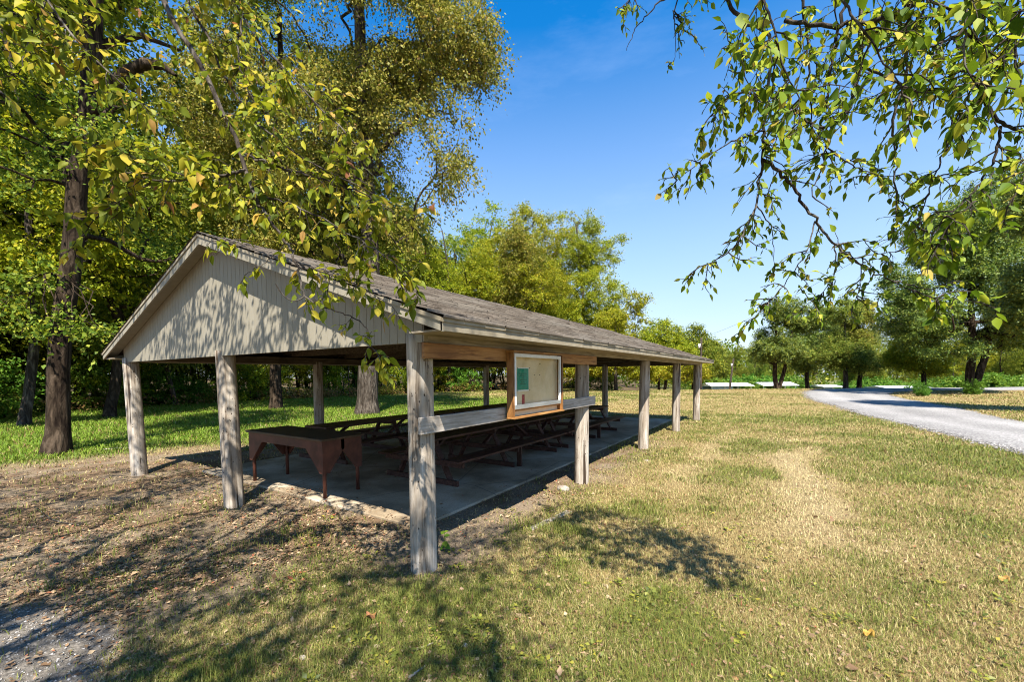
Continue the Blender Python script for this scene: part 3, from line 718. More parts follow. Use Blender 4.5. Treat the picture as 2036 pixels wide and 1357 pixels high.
def ground3(x, y): return np.array([x, y, float(gz(np.array([x]), np.array([y]))[0])])

# ------------------------------------------------------------------ single trees beside and behind the pavilion
g = np.random.default_rng(21)
# thick dark tree left of the pavilion, with a broken stub limb
b0 = ground3(-11.67, -.31)
tr = taper_trunk(b0, [at(113, 800, 9.96), at(125, 650, 9.95), at(150, 430, 9.9), at(172, 250, 9.9), at(183, 60, 9.9), at(190, -200, 10), at(215, -420, 10.3)], .205, .16, g, 1.55, 14)
stub = [(np.array([at(165, 250, 9.9), at(215, 182, 9.8), at(250, 145, 9.7), at(290, 126, 9.6), at(322, 130, 9.5), at(350, 150, 9.45)]), np.array([.14, .16, .13, .12, .085, .03]), 9),
        (np.array([at(178, 100, 9.9), at(215, 85, 10.1), at(280, 70, 10.4), at(360, 100, 10.8)]), np.array([.1, .09, .07, .03]), 7)]
make_tree('oak_tree', b0, tr, px_lobes([(70, 120, 9.6, 150, 110), (30, 330, 9.4, 110, 90), (250, 330, 11.3, 130, 90), (150, -120, 10, 260, 150), (60, 520, 9.3, 90, 60), (170, 660, 9.0, 70, 32), (330, 470, 11.5, 90, 60), (40, 640, 9.6, 60, 40), (170, 330, 8.9, 55, 110), (200, 170, 9.2, 60, 60), (110, 230, 9.0, 70, 70)]),
          280, 85, .62, .095, 'leaf_green', 'bark', 'broad dark trunked tree with a broken stub limb, left of the gable', seed=31, extra=stub, rt=.012, zmin=2.0)
# tall tree whose grey trunk stands behind the pavilion
b0 = ground3(-13.42, 9.96)
tr = taper_trunk(b0, [at(731, 740, 19.4), at(738, 640, 19.4), at(735, 420, 19.5), at(720, 200, 19.6), at(715, 0, 19.8), at(700, -150, 20)], .46, .18, g, 1.35, 14)
make_tree('hickory_tree', b0, tr, px_lobes([(700, 60, 19.5, 200, 150), (850, 60, 18.6, 120, 110), (860, 250, 18.4, 70, 110), (880, 360, 18.2, 55, 50), (640, 250, 18.5, 150, 130), (560, 90, 20, 150, 120), (720, -170, 20, 260, 150), (800, 430, 19, 80, 70), (560, 420, 20, 120, 70), (925, 90, 18.6, 60, 90), (690, 560, 19.5, 60, 40), (480, 220, 19.5, 120, 110), (720, 40, 18.7, 75, 85), (840, 480, 18.5, 50, 40), (600, 520, 20, 100, 50)]),
          800, 120, 1.0, .125, 'leaf_olive', 'bark_grey', 'tallest tree, its grey trunk standing behind the slab and olive crown rising over the roof', seed=32, rt=.013, droop=.8, zmin=3.5)
b0 = ground3(*gp(545, 23)); b1 = at(545, 745, 23)
tr = taper_trunk(b0, [at(548, 600, 23), at(556, 400, 23), at(560, 200, 23.2), at(555, 20, 23.4)], .3, .12, g, 1.35, 12)
make_tree('hickory_tree', b0, tr, px_lobes([(560, 110, 23, 110, 90), (480, 250, 23, 110, 80), (640, 190, 22.5, 110, 90), (590, 340, 22.5, 120, 70), (700, 330, 22.5, 90, 70), (470, 400, 22.5, 90, 60), (770, 200, 22, 80, 80), (640, 460, 22.5, 120, 50), (760, 430, 22, 90, 50), (600, 0, 23.5, 120, 70)]),
          520, 105, 1.2, .115, 'leaf_green', 'bark', 'tall green tree behind the gable peak, left of the tallest olive tree', seed=36, rt=.012, droop=.6, zmin=4, gap=.40)
# golden green trees beyond the roof ridge
def px_tree(name, u, d, topv, lob, ncl, per, crad, ls, lm, bm, r0, label, seed, zb=None, droop=.3, u_top=None, group=None, rt=.016, zmin=.6, fork=None):
    ls *= .78; per = int(per*1.45); crad *= .85; ncl = int(ncl*1.1)
    g_ = np.random.default_rng(seed+500); x, y = gp(u, d); b = ground3(x, y); ut = u if u_top is None else u_top
    h = at(ut, topv, d); pts = [b+(h-b)*k+np.r_[g_.normal(size=2)*.012*np.linalg.norm(h-b), 0] for k in (.25, .5, .75, .93)]
    ex = None
    if fork:
        ex = [(np.array([b-np.array([0, 0, .1]), b*.75+at(fork[0], fork[1], d)*.25+.15*RT, at(fork[0], fork[1], d), at(fork[2], fork[3], d)]), np.array([r0*1.0, r0*.85, r0*.7, r0*.3]), 10)]
    return make_tree(name, b, taper_trunk(b, pts, r0, r0*.25, g_, 1.3), px_lobes([(u_, v_, d+dd, ru, rv) for u_, v_, dd, ru, rv in lob]), ncl, per, crad, ls, lm, bm, label, seed=seed, droop=droop, rt=rt, zmin=zmin, extra=ex, group=group, gap=.43 if d > 44 and u > 1400 else .36)
px_tree('elm_tree', 1045, 50, 430, [(1045, 470, 0, 62, 50), (1000, 520, 1, 60, 45), (1040, 570, -2, 85, 60), (950, 600, 0, 70, 55), (1050, 690, -1, 90, 50), (1040, 440, 1, 40, 28)], 330, 95, 1.15, .21, 'leaf_gold', 'bark_grey', .34, 'golden green tree with the highest rounded top beyond the roof ridge', 33)
px_tree('elm_tree', 1150, 54, 425, [(1150, 455, 0, 42, 38), (1185, 510, 0, 48, 30), (1215, 478, -1, 22, 16), (1180, 585, -2, 62, 50), (1130, 640, 0, 80, 45), (1180, 700, -1, 90, 45), (1150, 520, 0, 45, 40)], 330, 95, 1.15, .21, 'leaf_gold', 'bark_grey', .32, 'golden green tree with a spiky top, right of the highest one beyond the roof', 34)
px_tree('elm_tree', 1225, 47, 620, [(1255, 605, 0, 32, 20), (1230, 640, 0, 50, 24), (1215, 690, 0, 60, 35), (1260, 720, -1, 50, 30)], 130, 90, .95, .20, 'leaf_gold', 'bark_grey', .2, 'low golden tree reaching right over the roof slope, ahead of the spiky topped one', 35)
px_tree('elm_tree', 905, 58, 470, [(930, 500, 0, 50, 40), (880, 540, 0, 60, 50), (900, 620, 0, 70, 50), (910, 700, -2, 80, 50)], 240, 90, 1.2, .23, 'leaf_green', 'bark', .3, 'green tree peeping out between the tall olive tree and the golden ones', 36)
px_tree('elm_tree', 1320, 60, 650, [(1315, 665, 0, 38, 24), (1290, 700, -1, 40, 35), (1340, 710, 0, 45, 40)], 150, 90, 1.15, .24, 'leaf_gold', 'bark', .25, 'small yellowish tree over the far end of the roof', 37)
px_tree('elm_tree', 1378, 66, 648, [(1375, 680, 0, 32, 28), (1405, 700, 0, 25, 30), (1380, 725, -1, 48, 38)], 150, 90, 1.2, .26, 'leaf_green', 'bark', .26, 'green tree over the far roof corner beside the utility pole', 38)
px_tree('elm_tree', 1150, 45, 700, [(1120, 730, 0, 70, 25), (1190, 725, 0, 60, 25), (1060, 735, 0, 50, 22)], 130, 80, .9, .19, 'leaf_gold', 'bark', .16, 'low yellow green tree seen under the eave behind the notice board', 39)
px_tree('elm_tree', 1310, 50, 700, [(1300, 735, 0, 55, 24), (1370, 735, 0, 40, 22)], 100, 80, .9, .2, 'leaf_gold', 'bark', .16, 'low yellow green tree seen between the far right posts', 40)
# trees beyond the gravel road
px_tree('cottonwood_tree', 1545, 50, 615, [(1558, 622, 0, 34, 30), (1528, 662, 0, 30, 28), (1592, 628, 0, 34, 34), (1545, 700, 0, 44, 24), (1512, 640, 0, 15, 18)], 170, 95, 1.0, .20, 'leaf_dark', 'bark', .28, 'twin trunked dark green tree standing over the white roofs', 41, fork=(1560, 735, 1575, 660))
px_tree('cottonwood_tree', 1608, 58, 640, [(1620, 660, 0, 45, 32), (1600, 700, 0, 46, 34), (1640, 630, 0, 26, 30), (1625, 725, 0, 36, 18)], 170, 95, 1.15, .23, 'leaf_dark', 'bark', .3, 'dark green tree right of the twin trunked one', 42)
px_tree('cottonwood_tree', 1683, 47, 620, [(1672, 630, 0, 30, 30), (1685, 690, 0, 48, 34), (1700, 722, 0, 40, 20), (1655, 712, 0, 34, 24)], 190, 95, 1.0, .19, 'leaf_olive', 'bark_grey', .25, 'olive tree with a pale trunk at the bend of the gravel road', 43)
px_tree('cottonwood_tree', 1709, 49, 640, [(1705, 630, 0, 26, 26), (1718, 675, 0, 34, 32), (1722, 715, 0, 34, 18)], 130, 95, 1.0, .19, 'leaf_olive', 'bark', .25, 'olive tree with a dark trunk just right of the pale trunked one', 44)
px_tree('maple_tree', 1930, 33, 420, [(1825, 560, 0, 50, 60), (1835, 640, 1, 62, 50), (1905, 480, 0, 85, 75), (1990, 420, 1, 95, 85), (1850, 610, -1, 80, 60), (1960, 590, -1, 120, 90), (2060, 540, 0, 90, 120), (2010, 670, 0, 60, 26), (1900, 690, -2, 60, 20), (1800, 600, 0, 40, 60)], 760, 115, .85, .165, 'leaf_dark', 'bark', .30, 'large green tree with a forked trunk at the right, beyond the gravel road', 45, fork=(1962, 700, 1975, 600), rt=.014, droop=.5)
px_tree('maple_tree', 1838, 42, 660, [(1820, 710, 0, 50, 26), (1798, 690, 0, 22, 22), (1870, 730, 0, 42, 20)], 200, 95, .85, .17, 'leaf_gold', 'bark', .22, 'low yellowish tree under the crown of the large forked tree', 46)
px_tree('maple_tree', 2170, 17, 330, [(2085, 470, 0, 62, 120), (2160, 560, 0, 90, 90), (2150, 380, 0, 100, 100), (2060, 600, 1, 50, 60)], 300, 110, .7, .125, 'leaf_dark', 'bark', .25, 'dark green tree whose crown comes in at the right edge', 47, zmin=2.0)

# ------------------------------------------------------------------ the wood: a few kinds of tree, copied
def wood_variant(seed, h, r, low, lm, bm, r0, ncl, per, lsize, lean):
    g_ = np.random.default_rng(seed); b = np.array([0., 0, 0])
    pts = [np.array([lean*h*k+g_.normal()*.02*h, g_.normal()*.02*h, h*k]) for k in (.2, .4, .6, .8, .95)]
    lob = []
    for k in range(7):
        z = low+(h-low)*(k+.5)/7; rr = r*(.55+.6*math.sin(math.pi*min(1, (k+1.2)/7.5)))
        a = g_.random()*6.28; lob.append((lean*z+.45*r*math.cos(a), .45*r*math.sin(a), z, rr*.75, rr*.75, (h-low)/7*1.1))
    return make_tree('woodland_tree', b, taper_trunk(b, pts, r0, r0*.3, g_, 1.35), lob, ncl, per, 1.0, lsize, lm, bm, 'x', seed=seed, droop=.45, rt=.013, hollow=.2, zmin=low*.7)
WV = [wood_variant(101, 17, 3.2, 3.6, 'leaf_green', 'bark', .17, 200, 70, .17, .02),
      wood_variant(102, 14, 2.8, 2.8, 'leaf_gold', 'bark', .13, 180, 70, .16, -.05),
      wood_variant(103, 20, 3.6, 4.4, 'leaf_gold', 'bark_grey', .2, 220, 70, .18, .03),
      wood_variant(104, 11, 2.4, 2.3, 'leaf_green', 'bark', .09, 150, 70, .15, .08),
      wood_variant(105, 15, 3.0, 3.4, 'leaf_olive', 'bark_grey', .15, 190, 70, .17, -.02)]
WOODLAB = ['tall green woodland tree with a slim dark trunk, in the wood behind the pavilion', 'golden woodland tree with a thin leaning trunk, in the wood behind the pavilion',
           'tall golden green woodland tree with a grey trunk, in the wood behind the pavilion', 'short slender green woodland tree at the edge of the wood behind the pavilion', 'olive woodland tree with a grey trunk, in the wood behind the pavilion']
GW = 'trees of the wood behind the pavilion'
EDGE_U = [-500, -250, 0, 300, 700, 1000, 1250]; EDGE_D = [11, 14, 18.5, 26, 35, 47, 56]
g = np.random.default_rng(77); used = [False]*5; placed = []
def place_wood(x, y, k, rz, s, lab, grp):
    p = ground3(x, y); z3 = (s*(.9+.2*g.random()), s*(.9+.2*g.random()), s)
    if not used[k]:
        used[k] = True; o = WV[k]; o.location = p; o.rotation_euler = (0, 0, rz); o.scale = z3; o['label'] = lab; o['group'] = grp
    else: o = copy_tree(WV[k], p, rz, z3, lab, grp)
    return o
tries = 0
while len(placed) < 92 and tries < 4000:
    tries += 1
    u = g.uniform(-420, 1230); e = np.interp(u, EDGE_U, EDGE_D); d = e+.5+abs(g.normal())*13
    x, y = gp(u, d)
    if any(math.hypot(x-a, y-b_) < 2.0 for a, b_ in placed) or math.hypot(x+13.4, y-10) < 3.5: continue
    placed.append((x, y)); k = int(g.choice(5, p=[.27, .22, .16, .2, .15]))
    place_wood(x, y, k, g.uniform(0, 6.28), g.uniform(.8, 1.2), WOODLAB[k], GW)
# three trunks one can single out at the edge of the wood
for u, d, k, s, lab in [(40, 15.9, 2, .9, 'leaning grey woodland tree behind the thick dark trunk, at the left edge'), (212, 18.6, 0, 1.15, 'pale barked woodland tree seen just left of the front left post'), (345, 27, 4, 1.0, 'olive woodland tree seen between the two front left posts')]:
    x, y = gp(u, d); o = place_wood(x, y, k, .7*u, s, lab, GW)
# understorey bushes
def bush_variant(seed, r, h, lm, ncl, per, lsize, name, crad=.4):
    g_ = np.random.default_rng(seed); b = np.zeros(3)
    lob = [(g_.normal()*r*.3, g_.normal()*r*.3, h*.5, r, r, h*.52), (r*.5, 0, h*.35, r*.7, r*.7, h*.35), (-r*.4, r*.3, h*.35, r*.7, r*.7, h*.35)]
    tr_ = [(np.array([0, 0, -.1]), .04), (np.array([.02, 0, h*.2]), .035), (np.array([.05, .03, h*.45]), .02)]
    return make_tree(name, b, tr_, lob, ncl, per, crad, lsize, lm, 'bark', 'x', 'bush', seed=seed, rt=.006, hollow=.1, zmin=.1)
BV = [bush_variant(201, 1.6, 3.0, 'leaf_bright', 32, 50, .12, 'understorey_bush', .5), bush_variant(202, 1.2, 1.4, 'leaf_olive', 24, 45, .10, 'understorey_bush', .4), bush_variant(203, 2.0, 4.2, 'leaf_gold', 44, 50, .13, 'understorey_bush', .55)]
BL = ['bright green understorey bush along the edge of the wood', 'low olive understorey bush along the edge of the wood', 'tall golden green understorey bush along the edge of the wood']
ub = [False]*3
for i in range(84):
    u = g.uniform(-380, 1240); e = np.interp(u, EDGE_U, EDGE_D); d = e+.3+g.random()**1.5*9; x, y = gp(u, d); k = int(g.choice(3, p=[.45, .3, .25]))
    s = g.uniform(.65, 1.15); p = ground3(x, y); rz = g.uniform(0, 6.28)
    if not ub[k]:
        ub[k] = True; o = BV[k]; o.location = p; o.rotation_euler = (0, 0, rz); o.scale = (s, s, s); o['label'] = BL[k]; o['group'] = 'bushes along the edge of the wood'
    else: copy_tree(BV[k], p, rz, (s, s, s*g.uniform(.8, 1.1)), BL[k], 'bushes along the edge of the wood')
# thin saplings, mostly bare stem
SV = [wood_variant(111, 6.5, 1.3, 2.8, 'leaf_green', 'bark_grey', .045, 26, 45, .12, .06), wood_variant(112, 5.0, 1.1, 2.0, 'leaf_gold', 'bark', .035, 20, 40, .12, -.1)]
SLB = ['thin grey sapling with a sparse green top at the edge of the wood', 'thin dark leaning sapling with a sparse golden top at the edge of the wood']; us = [False]*2
for i in range(90):
    u = g.uniform(-350, 1240); e = np.interp(u, EDGE_U, EDGE_D); d = e+.2+g.random()*11; x, y = gp(u, d); k = int(g.random() < .5); s = g.uniform(.7, 1.3); p = ground3(x, y); rz = g.uniform(0, 6.28)
    if not us[k]: us[k] = True; o = SV[k]; o['label'] = SLB[k]; o['group'] = 'thin saplings at the edge of the wood'
    else: o = copy_tree(SV[k], p, rz, (s, s, s), SLB[k], 'thin saplings at the edge of the wood')
    o.name = 'sapling' if o.name.startswith('woodland') else o.name; o.location = p; o.rotation_euler = (0, 0, rz); o.scale = (s, s, s)
# far bank: bright bushes below the crest, woodland trees behind them
BB = bush_variant(204, 2.2, 2.6, 'leaf_bright', 60, 60, .2, 'bank_bush', .7); first = True
for i in range(46):
    u = g.uniform(1385, 2250); d = g.uniform(88, 112) if u < 1700 else g.uniform(78, 100); x, y = gp(u, d); p = ground3(x, y); s = g.uniform(1.4, 2.2); sz = (s*1.1, s*1.1, s*g.uniform(.8, 1.1))
    if first: first = False; BB.location = p; BB.scale = sz; BB['label'] = 'bright green bush on the low bank behind the white roofs'; BB['group'] = 'bright bushes on the low bank'
    else: copy_tree(BB, p, g.uniform(0, 6), sz, 'bright green bush on the low bank behind the white roofs', 'bright bushes on the low bank')
for i in range(60):
    u = g.uniform(1330, 2350); d = g.uniform(112, 170); x, y = gp(u, d); k = int(g.choice(5, p=[.3, .15, .15, .2, .2]))
    s = g.uniform(.75, 1.1) if u < 1560 else g.uniform(.8, 1.25)
    place_wood(x, y, k, g.uniform(0, 6.28), s, ['tall green', 'golden', 'tall golden green', 'small green', 'olive'][k]+' tree of the far wood across the low ground', 'trees of the far wood')
# far woodland that reads as one mass
P = []; Sz = []
for a in range(220):
    u = g.uniform(-700, 1250) if a < 90 else g.uniform(1251, 2500); d = g.uniform(66, 92) if u < 1250 else g.uniform(150, 205); x, y = gp(u, d); b = ground3(x, y)
    if u < 1250: b[2] = 0
    h = g.uniform(11, 17) if u < 1250 else g.uniform(14, 20); r = g.uniform(5, 8); n = 330
    v = norm(g.normal(size=(n, 3)))*(.45+.55*g.random((n, 1))**.5)
    P.append(b+np.array([0, 0, h*.53])+v*np.array([r, r, h*.5])); Sz.append(g.uniform(.5, 1.0, n)*(1 if u < 1250 else 1.5))
P = np.concatenate(P); Sz = np.concatenate(Sz); n = len(P)
tag(link('far_woodland', leaf_mesh('far_woodland', P, g.normal(size=(n, 3))+np.array([0, 0, -.3]), g.normal(size=(n, 3))+np.array([0, 0, .8]), Sz, LEAF_M), M['leaf_green']), kind='stuff')

# ------------------------------------------------------------------ foreground trees that overhang the view
def smooth_path(P, n=14):
    P = np.asarray(P, float); Q = resample(P, n) if len(P) > 2 else np.linspace(P[0], P[-1], n); return Q
def overhang(name, label, trunk, limbs, overhead, seed, DENS=1.6, tk=1.0, lsc=1.0, leafm='leaf_near', barkm='twig', per_over=44, no_leaf=()):
    """trunk stands outside the frame; limbs are (points, r0, r1, twigs per metre, twig length, leaf size)"""
    g_ = np.random.default_rng(seed); segs = []; LP = []; LD = []; LN = []; LS = []
    def twig(p, d, ln, ls, lvl):
        n = 6; pts = [p]; dd = d
        for k in range(n-1):
            dd = norm(dd+g_.normal(size=3)*.22+np.array([0, 0, -.10])); pts.append(pts[-1]+dd*ln/(n-1))
        pts = np.array(pts); r = tk*(.0022+.0045*ln if lvl == 0 else .0016+.003*ln)
        segs.append((pts, np.linspace(r, .0012, n), 5 if lvl == 0 else 4))
        m = max(3, int(ln/.028)); t = np.linspace(.15, 1.0, m)
        for j, x in enumerate(t):
            if g_.random() < .16: continue
            q = np.array([np.interp(x*(n-1), np.arange(n), pts[:, k]) for k in range(3)]); i = min(int(x*(n-1)), n-2); ax_ = norm(pts[i+1]-pts[i])
            sd = norm(np.cross(ax_, np.array([0, 0, 1.0])+g_.normal(size=3)*.4))*(1 if j % 2 else -1)
            d_ = norm(ax_*.55+sd*.8+np.array([0, 0, -.55])+g_.normal(size=3)*.35)
            if j == m-1: d_ = norm(ax_+np.array([0, 0, -.3]))
            LP.append(q); LD.append(d_); LN.append(norm(np.array([0, 0, .8])+g_.normal(size=3)*.55+SUN*.2)); LS.append(ls*lsc*g_.uniform(.38, 1.3))
        if lvl == 0:
            for x in (.35, .6, .8):
                if g_.random() < .75:
                    i = int(x*(n-1)); sd = norm(np.cross(pts[i+1]-pts[i], g_.normal(size=3))); twig(pts[i], norm(norm(pts[i+1]-pts[i])*.6+sd*.8+np.array([0, 0, -.15])), ln*g_.uniform(.35, .6), ls*.92, 1)
    for pts, r0, r1, tpm, tl, ls in limbs:
        Q = smooth_path(pts, max(8, 5*len(pts))); L_ = np.linalg.norm(np.diff(Q, axis=0), axis=1).sum()
        Q[1:-1] += g_.normal(size=Q[1:-1].shape)*.006*min(1, L_)
        segs.append((Q, np.linspace(r0, r1, len(Q)), 10 if r0 > .02 else 6))
        if tpm <= 0: continue
        for k in range(int(round(L_*tpm*DENS))):
            x = (.06+.94*g_.random())*(len(Q)-1); i = min(int(x), len(Q)-2); p = Q[i]+(Q[i+1]-Q[i])*(x-i); ax_ = norm(Q[i+1]-Q[i])
            sd = norm(np.cross(ax_, g_.normal(size=3))); twig(p, norm(ax_*.45+sd*.9+np.array([0, 0, -.12])), tl*g_.uniform(.5, 1.25), ls, 0)
        twig(Q[-1], norm(Q[-1]-Q[-2]), tl*.8, ls, 0)
    # crown above the frame
    if overhead is not None:
        lob, ncl = overhead; cs_ = lobes_points(g_, lob, ncl, .1, 3.4)
        segs += skeleton(g_, trunk, cs_, .0055); tp = np.array([p for p, _ in trunk]); ax2 = lambda c: tp[np.argmin(np.abs(tp[:, 2]-(c[2]-1.0)))]
        P, D, N, S = spray(g_, cs_, ax2, per_over, .7, .085, .5)
        LP += list(P); LD += list(D); LN += list(N); LS += list(S)
    else: segs.append((np.array([p for p, _ in trunk]), np.array([r for _, r in trunk]), 14))
    b = np.array(trunk[0][0]); b[2] = 0; t = empty(name, tuple(b), label, 'tree')
    m1 = tubes_mesh('branches', segs); V = np.empty(len(m1.vertices)*3, np.float32); m1.vertices.foreach_get('co', V)
    m1.vertices.foreach_set('co', (V.reshape(-1, 3)-b).astype(np.float32).ravel()); m1.update(); link('branches', m1, M[barkm], t)
    link('leaves', leaf_mesh('leaves', np.array(LP)-b, LD, LN, np.array(LS), LEAF_N, True), M[leafm], t); return t
def A(*q): return np.array([at(u, v, d) for u, v, d in q])
# left foreground tree: trunk behind the camera on the left
g = np.random.default_rng(90)
bx = CAM+FW*(-2.6)-RT*3.4; tb = ground3(bx[0], bx[1]); tw = lambda d, r, z: np.array([*(CAM+FW*d+RT*r)[:2], z])
trunkL = taper_trunk(tb, [tw(-2.55, -3.4, 1.5), tw(-2.45, -3.35, 3), tw(-2.2, -3.25, 4.4), tw(-2.0, -3.2, 5.2)], .22, .08, g, 1.4)
top = tw(-2.2, -3.25, 4.3); topb = tw(-2.05, -3.2, 5.0)
limbsL = [
 (np.vstack([top, tw(0.6, -2.7, 5.2), A((285, -110, 3.2), (345, 50, 3.1), (385, 100, 3.05), (425, 180, 2.95), (455, 250, 2.9), (480, 310, 2.85), (492, 350, 2.8))]), .034, .013, .8, .22, .082),
 (A((488, 338, 2.8), (440, 352, 2.75), (385, 360, 2.7), (330, 362, 2.65), (250, 345, 2.6), (195, 330, 2.55)), .011, .003, 20, .24, .092),
 (A((370, 350, 2.68), (300, 330, 2.55), (230, 300, 2.5)), .006, .002, 16, .22, .09),
 (A((300, 362, 2.62), (240, 400, 2.55), (190, 430, 2.5), (160, 480, 2.5)), .006, .002, 11, .18, .092),
 (A((492, 348, 2.8), (505, 390, 2.78), (530, 430, 2.75), (568, 480, 2.7), (592, 525, 2.66), (598, 570, 2.63), (605, 590, 2.62)), .012, .006, 4, .16, .085),
 (A((605, 590, 2.62), (640, 612, 2.6), (700, 627, 2.58), (728, 650, 2.55), (740, 690, 2.52), (762, 725, 2.5)), .0055, .002, 7, .12, .082),
 (A((605, 590, 2.62), (585, 602, 2.6), (562, 588, 2.58), (548, 565, 2.57)), .0045, .003, 0, .1, .08),
 (A((565, 488, 2.7), (540, 512, 2.66), (512, 535, 2.62), (490, 545, 2.6)), .0035, .0015, 5, .10, .08),
 (A((500, 480, 2.7), (470, 475, 2.66), (440, 480, 2.62)), .0035, .0015, 12, .12, .09),
 (A((590, 520, 2.66), (650, 545, 2.6), (720, 570, 2.56), (780, 610, 2.5)), .005, .002, 10, .15, .085),
 (A((505, 385, 2.78), (560, 400, 2.74), (640, 430, 2.7), (720, 480, 2.66), (790, 525, 2.62), (825, 570, 2.6)), .008, .002, 11, .2, .085),
 (A((478, 305, 2.85), (540, 330, 2.8), (620, 350, 2.78), (700, 375, 2.75), (770, 410, 2.72), (820, 450, 2.7)), .009, .002, 14, .24, .085),
 (np.vstack([topb, tw(1.2, -2.2, 5.6), A((345, -80, 3.6), (380, 20, 3.5), (425, 90, 3.45), (445, 150, 3.4), (480, 210, 3.35), (530, 265, 3.3), (590, 305, 3.25), (660, 345, 3.2), (740, 385, 3.15))]), .026, .004, 5, .28, .085),
 (np.vstack([topb, tw(1.6, -1.9, 5.9), A((430, -80, 3.7), (480, 40, 3.6), (550, 120, 3.5), (610, 190, 3.4), (680, 260, 3.3), (740, 320, 3.2))]), .024, .004, 7, .28, .085),
 (A((480, 40, 3.6), (470, 110, 3.4), (490, 180, 3.2), (540, 240, 3.0)), .008, .002, 10, .25, .085),
 (np.vstack([top, tw(0.3, -3.3, 4.6), A((20, -120, 3.0), (110, 30, 2.95), (165, 95, 2.9), (225, 150, 2.85), (280, 205, 2.8))]), .03, .004, 9, .28, .09),
 (A((90, 0, 2.95), (60, 70, 2.8), (40, 140, 2.7)), .007, .002, 8, .25, .09),
 (np.vstack([top, tw(0.2, -3.4, 3.9), A((-140, 60, 2.0), (-60, 120, 1.7), (-20, 165, 1.55), (5, 185, 1.5))]), .015, .003, 2, .10, .09),
]
OVL = [(*tw(-1.0, -2.3, 6.3), 1.5, 1.5, 1.0), (*tw(.3, -4.4, 6.2), 2.2, 2.0, 1.2), (*tw(3.5, -4.3, 5.9), 1.5, 1.5, .8), (*tw(1.8, -6.5, 6.2), 2.5, 2.5, 1.5), (*tw(4.0, -3.5, 5.4), 1.0, 1.1, .5), (*tw(4.3, -4.6, 5.2), 1.0, 1.0, .5)]
overhang('hackberry_tree', 'tree whose drooping leafy limb hangs in front of the gable at upper left', trunkL, limbsL, (OVL, 280), 91, 1.6, 1.0, .88)
